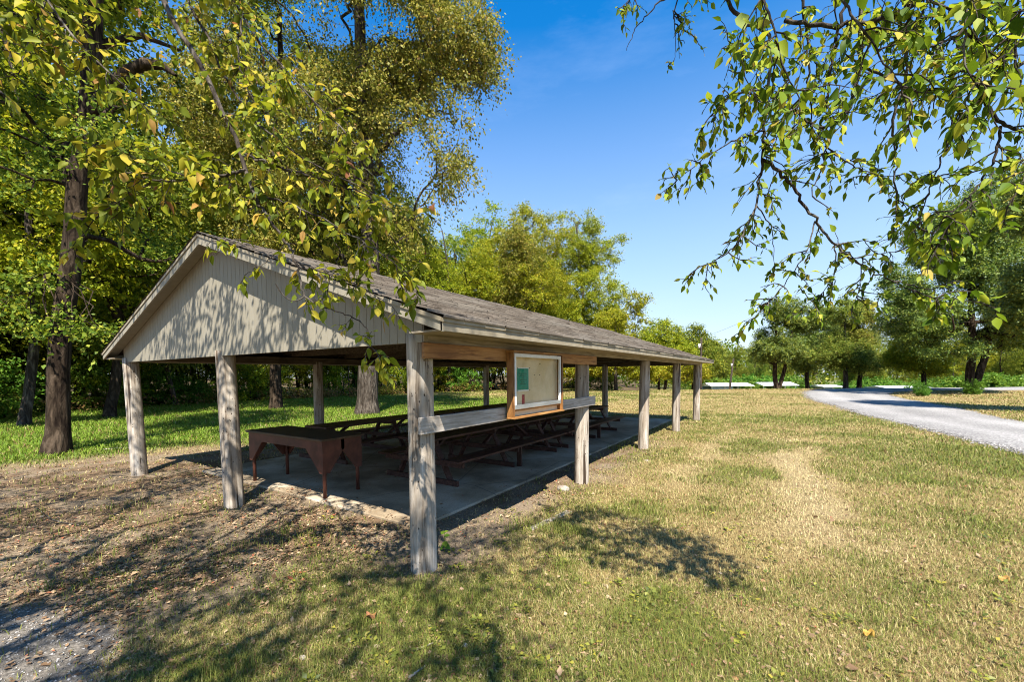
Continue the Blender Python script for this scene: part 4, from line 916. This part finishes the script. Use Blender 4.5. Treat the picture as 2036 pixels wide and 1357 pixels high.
# right foreground tree: trunk out of view behind the camera, one high limb arching over
bx = CAM+FW*(-3.6)-RT*2.2; tb = ground3(bx[0], bx[1])
trunkR = taper_trunk(tb, [tw(-3.6, -2.2, 1.5), tw(-3.5, -2.15, 3), tw(-3.3, -2.0, 5), tw(-3.0, -1.9, 7)], .2, .09, g, 1.4)
tR = tw(-3.25, -2.0, 5.6); hub = at(1720, -330, 2.1); hub2 = at(1960, -150, 1.95)
K = .054
limbsR = [
 (np.vstack([tR, tw(-2.2, -1.2, 7.2), tw(-.9, .1, 7.6), tw(.7, 1.1, 6.4), hub, A((1712, -60, 2.2), (1712, 60, 2.2), (1706, 150, 2.2), (1690, 215, 2.2))]), .028, .009, 2, .25, K),
 (A((1690, 215, 2.2), (1640, 260, 2.2), (1600, 240, 2.2), (1560, 190, 2.22)), .009, .003, 9, .2, K),
 (np.vstack([hub, hub2, A((2080, 60, 1.95), (2036, 128, 1.95), (1985, 152, 2.0), (1940, 172, 2.0), (1880, 178, 2.05), (1820, 180, 2.1), (1765, 158, 2.1), (1700, 120, 2.15))]), .012, .006, 6, .22, K),
 (A((1955, 170, 2.0), (1965, 215, 2.0), (1990, 250, 2.0), (2036, 262, 2.0), (2090, 270, 2.0)), .009, .005, 7, .2, K),
 (np.vstack([hub, A((1560, -200, 2.25), (1440, -90, 2.3), (1445, 0, 2.3), (1470, 40, 2.3), (1520, 55, 2.3), (1535, 90, 2.3), (1530, 160, 2.3), (1524, 220, 2.3), (1516, 290, 2.3), (1510, 380, 2.3), (1502, 415, 2.3))]), .013, .006, 5, .18, K),
 (A((1502, 415, 2.3), (1485, 450, 2.3), (1462, 490, 2.3), (1430, 515, 2.28), (1385, 535, 2.26)), .0055, .0015, 11, .13, K*.8),
 (A((1505, 410, 2.3), (1535, 450, 2.3), (1538, 490, 2.3), (1540, 525, 2.3)), .0035, .0012, 3, .1, K*.8),
 (A((1516, 318, 2.3), (1550, 340, 2.3), (1575, 365, 2.3), (1595, 405, 2.3), (1622, 440, 2.3), (1650, 478, 2.3), (1690, 515, 2.3), (1730, 540, 2.3), (1775, 560, 2.3), (1840, 575, 2.25)), .009, .003, 4, .16, K*.85),
 (A((1620, 440, 2.3), (1610, 490, 2.3), (1575, 545, 2.28), (1530, 605, 2.26), (1490, 640, 2.25)), .004, .0013, 9, .12, K*.8),
 (A((1660, 488, 2.3), (1665, 540, 2.28), (1640, 580, 2.26), (1600, 610, 2.25)), .0035, .0013, 11, .13, K*.8),
 (A((1712, 530, 2.3), (1710, 575, 2.28), (1695, 610, 2.25)), .003, .0012, 8, .12, K*.8),
 (A((1690, 515, 2.3), (1740, 505, 2.3), (1800, 500, 2.3), (1840, 490, 2.3)), .003, .0012, 9, .12, K*.8),
 (A((1775, 560, 2.3), (1840, 590, 2.1), (1900, 595, 2.0), (1935, 600, 1.95)), .0035, .0014, 8, .12, K),
 (A((1690, -40, 2.2), (1660, 90, 2.25), (1645, 180, 2.25), (1643, 270, 2.25), (1640, 320, 2.25), (1615, 390, 2.25)), .009, .0025, 6, .17, K*.9),
 (A((1640, 290, 2.25), (1680, 320, 2.25), (1730, 350, 2.25), (1780, 350, 2.25)), .004, .0015, 11, .15, K*.85),
 (A((1590, -40, 2.25), (1605, 80, 2.25), (1610, 180, 2.25), (1612, 250, 2.25)), .008, .003, 5, .18, K*.9),
 (A((1560, 40, 2.2), (1640, 55, 2.2), (1712, 50, 2.2), (1800, 20, 2.1), (1870, -30, 2.1)), .010, .012, 7, .22, K),
 (A((1800, -60, 2.1), (1805, 80, 2.1), (1800, 170, 2.1), (1770, 230, 2.15), (1785, 300, 2.2), (1780, 350, 2.2), (1782, 410, 2.2)), .011, .003, 6, .18, K*.9),
 (A((1880, 178, 2.05), (1900, 240, 2.1), (1880, 300, 2.1), (1850, 370, 2.1), (1830, 440, 2.1)), .006, .002, 8, .18, K),
 (A((1990, 250, 2.0), (1980, 320, 2.0), (1930, 390, 1.95), (1880, 430, 1.9), (1850, 480, 1.9)), .006, .002, 9, .18, K),
 (A((2060, 300, 1.9), (2030, 370, 1.9), (2010, 400, 1.9)), .005, .002, 10, .16, K),
 (np.vstack([hub2, A((1990, -20, 2.0), (1930, 50, 2.0), (1870, 90, 2.0), (1800, 100, 2.05))]), .012, .004, 9, .22, K),
 (A((2100, 20, 1.9), (2020, 60, 1.9), (1960, 110, 1.9), (1930, 140, 1.9)), .009, .003, 9, .2, K),
 (np.vstack([hub, A((1400, -100, 2.4), (1350, -20, 2.4), (1338, 20, 2.4), (1355, 50, 2.4), (1375, 68, 2.4))]), .010, .003, 5, .13, K*.7),
 (A((1352, -10, 2.4), (1310, 0, 2.4), (1290, 30, 2.4), (1262, 55, 2.4), (1246, 100, 2.4)), .005, .0015, 0, .1, K),
 (A((1300, -40, 2.4), (1260, -10, 2.4), (1240, 10, 2.4)), .004, .0015, 10, .10, K*.7),
 (A((1338, 20, 2.4), (1345, 80, 2.4), (1340, 120, 2.4)), .003, .0012, 5, .08, K*.6),
 (A((1524, 200, 2.3), (1480, 180, 2.3), (1440, 200, 2.28), (1405, 240, 2.26)), .005, .0018, 10, .17, K),
 (A((1520, 260, 2.3), (1470, 275, 2.3), (1420, 300, 2.28), (1380, 330, 2.26), (1345, 360, 2.25)), .005, .0015, 9, .14, K*.85),
 (A((1485, 45, 2.3), (1470, 100, 2.2), (1480, 150, 2.2), (1500, 190, 2.2)), .005, .002, 10, .18, K),
 (A((1500, -60, 1.9), (1540, 60, 1.8), (1560, 140, 1.8), (1590, 210, 1.8)), .006, .002, 9, .18, K*1.1),
 (A((1640, -60, 1.8), (1700, 40, 1.75), (1760, 120, 1.75), (1800, 200, 1.75)), .006, .002, 9, .2, K*1.15),
 (A((1900, -60, 1.7), (1930, 40, 1.7), (1910, 120, 1.7), (1960, 210, 1.7)), .006, .002, 9, .2, K*1.15),
 (A((2080, -40, 1.7), (2040, 60, 1.7), (2000, 120, 1.7)), .006, .002, 9, .2, K*1.15),
 (A((1760, -60, 2.0), (1850, 10, 2.0), (1950, 30, 2.0), (2050, 20, 2.0)), .007, .003, 9, .2, K*1.1),
 (A((1940, 400, 1.9), (1890, 440, 1.85), (1860, 500, 1.85)), .004, .0015, 9, .14, K*1.1),
]
overhang('hackberry_tree', 'tree whose yellowing leafy twigs hang down from the top at upper right', trunkR, limbsR, ([(*tw(-1.9, -1.0, 6.6), 1.6, 1.6, .9), (*tw(-.8, .2, 7.4), 1.0, 1.0, .6), (*tw(1.9, 1.6, 4.7), .9, .9, .4), (*tw(1.4, 1.0, 5.3), .9, .9, .5), (*tw(1.6, .5, 4.9), .6, .6, .35), (*tw(.9, 1.3, 4.6), .7, .7, .35), (*tw(1.0, 2.0, 4.5), .6, .6, .3)], 100), 92, 2.3, 1.3)

# ------------------------------------------------------------------ grass, leaf litter, loose stones
def blades(n_target, seed):
    g = np.random.default_rng(seed); X = []; Y = []
    m = int(n_target*1.0); rmax = 55
    # radial density: even near the camera, thinning with distance
    r = np.where(g.random(m) < .16, np.sqrt(g.uniform(1.2**2, 3.6**2, m)), 3.6*np.exp(g.random(m)*math.log(rmax/3.6)))
    a = g.uniform(-1.35, 1.5, m); d = r*np.cos(a); q = r*np.sin(a)
    x = CAM[0]-_s*d+_c*q; y = CAM[1]+_c*d+_s*q
    bare, gravel, green, litter, lush, n1, n2, n3 = fields(x, y)
    keep = g.random(m) < np.clip((1-.9*bare)*(1-.95*gravel)*(.5+.65*green), .0, 1)*(1-.25*track_(x, y))+.035*(1-gravel)*(n3 > .62)
    keep &= ~((x > -6.52) & (x < -.76) & (y > .68) & (y < 13.97)); keep &= ~inpoly(x, y, ROADPOLY)
    for px_, py_ in spots: keep &= np.hypot(x-px_, y-py_) > .13
    u = 1018+F*q/np.maximum(d, .1); keep &= (d < 8) | (d < np.interp(u, EDGE_U, EDGE_D)+1.5) | (u > 1300)
    x, y, r = x[keep], y[keep], r[keep]; f = [k[keep] for k in (bare, green, lush, n1, n2, n3)]; bare, green, lush, n1, n2, n3 = f; n = len(x)
    z = gz(x, y); tall = sst(.58, .78, n3)*(.5+green)*(.35+.65*sst(3.2, -1.5, x))*(1-sst(9, 14, r)); sc_ = np.maximum(1, r/3.6)
    h = (.018+.020*g.random(n)+.014*green+.06*tall*g.random(n)+.05*lush*g.random(n))*sc_**.35; wd = (.0014+.0012*g.random(n))*sc_**.95
    az = g.random(n)*6.283; ln = g.uniform(.3, 1.5, n)*(1-.45*tall); dx, dy = np.cos(az), np.sin(az)
    bx, by = -dy*wd, dx*wd
    k1, k2 = .55, 1.0
    V = np.zeros((n, 5, 3)); V[:, 0] = np.stack([x-bx, y-by, z-.006], 1); V[:, 1] = np.stack([x+bx, y+by, z-.006], 1)
    mx_ = x+dx*h*ln*.35; my_ = y+dy*h*ln*.35
    V[:, 2] = np.stack([mx_-bx*.7, my_-by*.7, z+h*.6], 1); V[:, 3] = np.stack([mx_+bx*.7, my_+by*.7, z+h*.6], 1)
    V[:, 4] = np.stack([x+dx*h*ln, y+dy*h*ln, z+h*(1-.22*ln)], 1)
    isg = g.random(n) < np.clip(green*1.25+.25*tall+.9*lush, .04, .97)
    v = g.random((n, 1)); straw = np.array([.29, .225, .08])*(1-v)+np.array([.48, .40, .185])*v
    grn = np.array([.085, .12, .022])*(1-v)+np.array([.25, .255, .05])*v; lus = np.array([.08, .15, .012])*(1-v)+np.array([.21, .29, .03])*v
    grn = grn*(1-lush[:, None])+lus*lush[:, None]
    pale = np.clip(track_(x, y)*.8, 0, 1)[:, None]; straw = straw*(1-pale)+(straw*.5+np.array([.36, .29, .165]))*pale
    c = np.where(isg[:, None], grn, straw); c = np.where((g.random(n) < .07)[:, None], np.array([.22, .12, .06]), c)
    ii = np.arange(n)[:, None]*5
    me = mesh_np('grass', V.reshape(-1, 3), tris=ii+np.array([[2, 3, 4]]), quads=ii+np.array([[0, 1, 3, 2]])); setcol(me, np.repeat(c, 5, 0))
    return me
tag(link('grass', blades(1250000, 301), M['blade']), kind='stuff')
# fallen leaves
g = np.random.default_rng(302); m = 120000
r = 1.6*np.exp(g.random(m)*math.log(13/1.6)); a = g.uniform(-1.15, 1.05, m); d = r*np.cos(a); q = r*np.sin(a)
x = CAM[0]-_s*d+_c*q; y = CAM[1]+_c*d+_s*q
bare, gravel, green, litter, lush, n1, n2, n3 = fields(x, y)
clump = sst(.38, .62, fbm(x, y, .8, 14, 3))
keep = g.random(m) < np.clip((litter*(.16+1.0*clump)*(1-.6*lush)+.035)*(1-.75*gravel), 0, 1)*(1-sst(7, 12, r)*.5)
onslab = (x > -6.52) & (x < -.76) & (y > .68) & (y < 13.97); keep &= (~onslab) | (g.random(m) < .05+.55*(1-sst(.75, 1.25, y+.25*(n3-.5))))
x, y, onslab = x[keep], y[keep], onslab[keep]; n = len(x); z = np.where(onslab, SZ, gz(x, y))+.006+.012*g.random(n)
me = leaf_mesh('leaf_litter', np.stack([x, y, z], 1), np.stack([g.normal(size=n), g.normal(size=n), .25*g.normal(size=n)], 1), np.stack([.35*g.normal(size=n), .35*g.normal(size=n), np.ones(n)], 1), g.uniform(.016, .046, n)*np.where(g.random(n) < .06, 1.6, 1), LEAF_C)
tag(link('leaf_litter', me, M['litter']), kind='stuff')
# dead reddish weeds standing along the foot of the wood
g = np.random.default_rng(305); u = g.uniform(60, 1150, 5200); u = np.where(g.random(5200) < .4, g.normal(640, 90, 5200), u); d = np.interp(u, EDGE_U, EDGE_D)+g.normal(.2, .8, 5200); k_ = np.array([gp(a, b_) for a, b_ in zip(u, d)])
n = len(k_); hh = g.uniform(.05, .75, n); cl = fbm(k_[:, 0], k_[:, 1], 1.6, 21, 2); sel = cl > .47; k_, hh = k_[sel], hh[sel]; n = len(hh)
M['dead_weed'] = leafmat('dead_weed', [(0, (.14, .07, .03)), (.5, (.30, .15, .06)), (.8, (.40, .24, .10)), (1, (.2, .22, .05))], .3)
tag(link('dead_weeds', leaf_mesh('dead_weeds', np.stack([k_[:, 0], k_[:, 1], gz(k_[:, 0], k_[:, 1])+hh], 1), g.normal(size=(n, 3))+[0, 0, .7], g.normal(size=(n, 3)), g.uniform(.08, .2, n), LEAF_M), M['dead_weed']), kind='stuff')
# broad leaved weeds and clover in the lawn
g = np.random.default_rng(306); WP = []; WD = []; WS = []
for k in range(240):
    d = 2.3*math.exp(g.random()*math.log(9)); q = d*g.uniform(-.55, 1.2); x = CAM[0]-_s*d+_c*q; y = CAM[1]+_c*d+_s*q
    f = fields(np.array([x]), np.array([y]))
    if -6.6 < x < -.7 and .6 < y < 14 or inpoly([x], [y], ROADPOLY)[0] or f[1][0] > .3: continue
    m_ = int(g.integers(7, 26)); r = g.uniform(.03, .13); z = float(gz(np.array([x]), np.array([y]))[0])
    for j in range(m_):
        a = g.random()*6.28; rr = r*math.sqrt(g.random()); WP.append((x+rr*math.cos(a), y+rr*math.sin(a), z+.012+.025*g.random())); WD.append((math.cos(a), math.sin(a), g.uniform(-.1, .6))); WS.append(g.uniform(.018, .05))
tag(link('lawn_weeds', leaf_mesh('lawn_weeds', WP, WD, np.tile([0, 0, 1.], (len(WP), 1))+g.normal(size=(len(WP), 3))*.3, WS, LEAF_M), M['leaf_dark']), kind='stuff')
# gravel stones on the drive corner at lower left and along the road edges
def stones(name, x, y, z, s, seed, mat):
    g = np.random.default_rng(seed); n = len(x); base = np.array([(1,0,0),(-1,0,0),(0,1,0),(0,-1,0),(0,0,1),(0,0,-1)], float)
    fc = np.array([(0,2,4),(2,1,4),(1,3,4),(3,0,4),(2,0,5),(1,2,5),(3,1,5),(0,3,5)])
    V = base[None]*(s[:, None, None]*g.uniform(.5, 1.1, (n, 6, 1))*np.array([1, 1, .7]))+g.normal(size=(n, 6, 3))*s[:, None, None]*.18
    an = g.random(n)*6.28; c, s_ = np.cos(an)[:, None], np.sin(an)[:, None]
    V = np.stack([V[..., 0]*c-V[..., 1]*s_, V[..., 0]*s_+V[..., 1]*c, V[..., 2]], 2)+np.stack([x, y, z], 1)[:, None]
    o = link(name, mesh_np(name, V.reshape(-1, 3), tris=(np.arange(n)[:, None, None]*6+fc[None]).reshape(-1, 3)), mat); return tag(o, kind='stuff')
def gravelmat():
    m, n, b, o = newmat('gravel_stone'); q = n.nodes.new('ShaderNodeNewGeometry')
    n.links.new(ramp(n, [(0, (.09, .083, .075)), (.5, (.21, .195, .175)), (1, (.40, .375, .35))], q.outputs['Random Per Island']), b.inputs['Base Color']); b.inputs['Roughness'].default_value = .9; return m
M['gravel_stone'] = gravelmat()
g = np.random.default_rng(303); m = 16000; x = g.uniform(-4.2, .8, m); y = g.uniform(-3.6, -1.2, m); gr = fields(x, y)[1]; k = g.random(m) < gr*.9+.015
x, y = x[k], y[k]; stones('gravel', x, y, gz(x, y)+.002, g.uniform(.004, .013, len(x)), 1, M['gravel_stone'])
t = g.random(9000); sd = g.random(9000); e = np.abs(g.normal(size=9000))*.10; T_ = np.where(sd < .55, e, np.where(sd < .7, 1-e, g.random(9000)))-.02
t = t**1.6*.55; i = np.clip((t*159).astype(int), 0, 158); p = RN[i]*(1-T_[:, None])+RF[i]*T_[:, None]+g.normal(size=(9000, 2))*.12
stones('road_gravel', p[:, 0], p[:, 1], gz(p[:, 0], p[:, 1])+.03, g.uniform(.012, .034, 9000), 2, M['gravel_stone'])

# ------------------------------------------------------------------ small things on the ground
def stick(pts, r, label, mat='dead_wood'):
    P = np.array(pts, float); Q = smooth_path(P, 9) if len(P) > 2 else np.linspace(P[0], P[1], 6)
    Q[:, 2] = gz(Q[:, 0], Q[:, 1])+r*1.3+Q[:, 2]
    o = MB().tube(Q, np.linspace(r, r*.5, len(Q)), 7).build('fallen_stick', M[mat], smooth=True); return tag(o, label, 'stick', 'dead sticks on the ground')
def G2(u, v):
    k = ray(u, v); p = CAM-k*CAM[2]/k[2]; return (p[0], p[1], 0.)
stick([G2(818, 1297), G2(838, 1290), G2(862, 1280)], .009, 'pale dead stick on dry grass at the bottom, the upper of two')
stick([G2(812, 1352), G2(830, 1340), G2(848, 1326)], .010, 'pale dead stick on dry grass at the bottom edge, the lower of two')
stick([G2(70, 1012), G2(105, 1040), G2(128, 1045), G2(160, 1050)], .012, 'dark dead branch lying in the leaf litter at far left', 'twig')
stick([G2(205, 897), G2(232, 895), G2(262, 893)], .022, 'grey dead branch lying in the green grass beside the thick dark trunk')
# old timber edging half sunk in the lawn
e0, e1 = np.array(G2(1053, 1056)), np.array(G2(1132, 1019)); mb = MB(); mb.beam(e0+[0, 0, -.01], e1+[0, 0, -.01], .085, .06)
tag(mb.build('edging_timber', M['rail'], bevel=.006), 'short weathered timber half sunk in the lawn beside the slab', 'timber')
def rock(u, v, r, label, sq=(1, .8, .6), mat='stone', group=None):
    g = np.random.default_rng(int(u)); p = np.array(G2(u, v)); n, k = 12, 8; V = []
    for i in range(k):
        th = math.pi*(i+.001)/(k-1); 
        for j in range(n):
            d = np.array([math.sin(th)*math.cos(j*2*math.pi/n), math.sin(th)*math.sin(j*2*math.pi/n), math.cos(th)])
            V.append(p+d*r*np.array(sq)*(.85+.3*fbm(np.array([d[0]*1.3+u]), np.array([d[1]*1.3+d[2]]), .7, 3, 2)[0])+[0, 0, r*sq[2]*.35])
    j = np.arange(n); j2 = (j+1) % n; q = np.concatenate([np.stack([i*n+j, (i+1)*n+j, (i+1)*n+j2, i*n+j2], 1) for i in range(k-1)]).tolist()
    return tag(MB().add(V, q).build('stone', M[mat], smooth=True), label, 'stone', group)
rock(1120, 975, .11, 'flat brownish stone beside the second post from the front right', (1, .8, .45))
rock(602, 1310, .022, 'small pale pebble in dry grass below the centre', (1.3, .8, .6), 'rail')
rock(925, 1282+4, .02, 'tiny pale pebble on the lawn near the bottom edge', (1, .8, .7), 'rail')
rock(1286, 918, .05, 'pale stone at the foot of the third right post', (1.3, .8, .5))
# curled leaf lying on the grass
def big_leaf(u, v, s, col, label):
    p = np.array(G2(u, v)); g = np.random.default_rng(int(u)); V = []; n1, n2 = 9, 7
    for i in range(n1):
        t = i/(n1-1); wv = .55*math.sin(math.pi*min(1, t*.94+.05))**.8*s
        for j in range(n2):
            w_ = (j/(n2-1)-.5)*2; V.append((p[0]+(t-.5)*s*1.2, p[1]+w_*wv, gz(np.array([p[0]]), np.array([p[1]]))[0]+.03+.25*s*w_*w_*(.6+.4*t)+.02*math.sin(6*t+3*w_)))
    q = [(i*n2+j, i*n2+j+1, (i+1)*n2+j+1, (i+1)*n2+j) for i in range(n1-1) for j in range(n2-1)]
    m = surf('leaf_'+str(u), [(.3, tuple(c*.7 for c in col)), (.7, col)], 14, (1, 1, 1), .7, .3)
    return tag(MB().add(V, q).build('fallen_leaf', m, smooth=True), label, 'leaf')
big_leaf(737, 1235, .085, (.40, .17, .08), 'large curled reddish brown leaf on the grass left of centre at the bottom')
big_leaf(1727, 1268, .05, (.62, .38, .08), 'bright yellow fallen leaf on the lawn at lower right')
big_leaf(1996, 1158, .055, (.58, .34, .10), 'orange fallen leaf on the lawn near the right edge')
# seedling with heart shaped leaves at the foot of the near post
p = np.array(G2(884, 1098)); sd = empty('seedling_plant', tuple(p), 'bright green seedling with broad leaves at the foot of the nearest post', 'plant')
stm = np.array([p, p+[.01, 0, .07], p+[.0, .01, .14], p+[-.012, .01, .205]])
mt = MB().tube(stm, [.004, .003, .003, .002], 6).build('stem', M['leaf_bright'], sd)
lp = []; ld = []
for z, az in [(.05, 3.4), (.07, .2), (.11, 5.6), (.13, 2.5), (.17, .3), (.19, 3.0), (.205, 1.2)]:
    lp.append([p[0], p[1], z]); ld.append([.9*math.cos(az), .9*math.sin(az), .1 if z > .15 else -.35])
ml = leaf_mesh('leaves', np.array(lp)-ORI[sd.name], ld, np.tile([.25, -.5, .7], (7, 1)), np.array([.06, .062, .066, .06, .056, .05, .042])*1.15, (LEAF_N[0]*np.array([1.35, 1, 1]), LEAF_N[1], LEAF_N[2]), True)
link('leaves', ml, M['leaf_bright'], sd)
# green shrubs by the forked tree
for (u, d, s, lab) in [(1828, 31, .30, 'small bright green shrub left of the forked tree, beyond the road'), (1944, 31.3, .34, 'bright green shrub at the foot of the forked tree')]:
    x, y = gp(u, d); copy_tree(BB, ground3(x, y), u, (s*.75, s*.75, s*1.25), lab).pop('group', None)
# ------------------------------------------------------------------ white roofed boathouses below the crest
def boathouse(u0, u1, vt, vb, d, label, dep=4.6, wall=True):
    pa, pb = at(u0, vb, d), at(u1, vb, d); ze = (pa[2]+pb[2])/2; zr = at(u0, vt, d)[2]; rx = pb-pa; rx[2] = 0; Lx = np.linalg.norm(rx); rx /= Lx
    ry = np.array([-rx[1], rx[0], 0]); base = (pa+pb)/2; zg = float(gz(np.array([base[0]]), np.array([base[1]]))[0])
    t = empty('boathouse', (base[0], base[1], zg), label, 'boathouse', 'white roofed boathouses below the crest')
    def P(a, b_, z): return pa*[1, 1, 0]+rx*a+ry*b_+np.array([0, 0, z])
    rf = MB()
    for y0, z0, y1, z1 in ((-.4, ze, dep/2, zr), (dep/2, zr, dep+.4, ze)):
        rf.hexa([P(-.4, y0, z0), P(Lx+.4, y0, z0), P(Lx+.4, y1, z1), P(-.4, y1, z1), P(-.4, y0, z0+.08), P(Lx+.4, y0, z0+.08), P(Lx+.4, y1, z1+.08), P(-.4, y1, z1+.08)])
    rf.build('roof', M['roof_white'], t)
    for a in (0.0, Lx):
        e = .04 if a > 0 else -.04
        MB().add([P(a, 0, ze-.02), P(a, dep, ze-.02), P(a, dep/2, zr-.02), P(a+e, 0, ze-.02), P(a+e, dep, ze-.02), P(a+e, dep/2, zr-.02)], [(0, 1, 2), (3, 5, 4), (0, 3, 4, 1), (1, 4, 5, 2), (2, 5, 3, 0)]).build('gable', M['white'], t)
    n = max(3, int(Lx/2.2)+1)
    for k in range(n):
        for b_ in (.1, dep-.1):
            q = P(Lx*k/(n-1), b_, 0); MB().box(q[0]-.07, q[0]+.07, q[1]-.07, q[1]+.07, zg-.3, ze).build('post', M['white'], t)
    if wall:
        f = .55*Lx; MB().hexa([P(0, .2, zg-.2), P(f, .2, zg-.2), P(f, .3, zg-.2), P(0, .3, zg-.2), P(0, .2, ze), P(f, .2, ze), P(f, .3, ze), P(0, .3, ze)]).build('wall', M['wall_blue'], t)
        MB().hexa([P(0, dep-.3, zg-.2), P(Lx, dep-.3, zg-.2), P(Lx, dep-.2, zg-.2), P(0, dep-.2, zg-.2), P(0, dep-.3, ze), P(Lx, dep-.3, ze), P(Lx, dep-.2, ze), P(0, dep-.2, ze)]).build('wall', M['wall_blue'], t)
    return t
boathouse(1416, 1494, 763.5, 768.5, 84, 'long white roofed boathouse left of the twin trunked tree, behind the leaning pole')
boathouse(1519, 1583, 762, 767.5, 88, 'white roofed open boathouse seen behind the twin trunked tree', wall=False)
boathouse(1390, 1398, 763, 767.5, 92, 'white roofed boathouse just right of the last right post', 5)
boathouse(1640, 1674, 767.5, 770.5, 86, 'low white roofed boathouse left of the pale trunked olive tree')
boathouse(1762, 1848, 769, 772.5, 86, 'longest white roofed boathouse, seen under the yellowish tree')
boathouse(1866, 1904, 767.5, 772, 92, 'white roofed boathouse just left of the forked trunk')
# ------------------------------------------------------------------ utility poles and wire
def pole(u0, v0, u1, v1, d, r, label, arm=False, box=False, zoff=0):
    a, b_ = at(u0, v0, d), at(u1, v1, d); zg = gz(np.array([a[0]]), np.array([a[1]]))[0]; a = a+(b_-a)*((zg-.2-a[2])/(b_[2]-a[2]))
    t = empty('utility_pole', tuple(a), label, 'utility pole')
    MB().tube(np.linspace(a, b_, 6), np.linspace(r*1.2, r*.85, 6), 10).build('shaft', M['bark_grey' if not arm else 'rail'], t, smooth=True)
    ax_ = norm(b_-a); c = a+(b_-a)*.93
    if box: MB().tube([c-RT*.22-[0, 0, .75], c-RT*.22-[0, 0, .25]], [.12, .12], 12).build('transformer', M['white'], t, smooth=True)
    if arm: MB().beam(b_-ax_*.25-RT*.05, b_-ax_*.25+RT*1.0, .09, .11).build('crossarm', M['rail'], t)
    return t, b_
pole(1451, 772, 1458.5, 714, 66, .15, 'pale utility pole leaning right, standing before the white roofed boathouse', box=True)
_, pt = pole(1393, 772, 1394.5, 672, 46, .12, 'thin utility pole with a white transformer rising behind the far roof corner', box=True)
w1 = at(1908, 345, 19); w2 = at(2300, 120, 14)
Q = np.concatenate([np.linspace(pt, w1, 14)[:-1], np.linspace(w1, w2, 6)]); Q[:, 2] -= .0
t_ = np.linspace(0, 1, len(Q)); Q = pt*(1-t_[:, None])+w2*t_[:, None]; Q[:, 2] -= 1.1*4*t_*(1-t_)
tag(MB().tube(Q, .009, 5).build('power_line', M['dark_iron']), 'thin dark power line rising to the upper right from the pole behind the roof', 'wire')
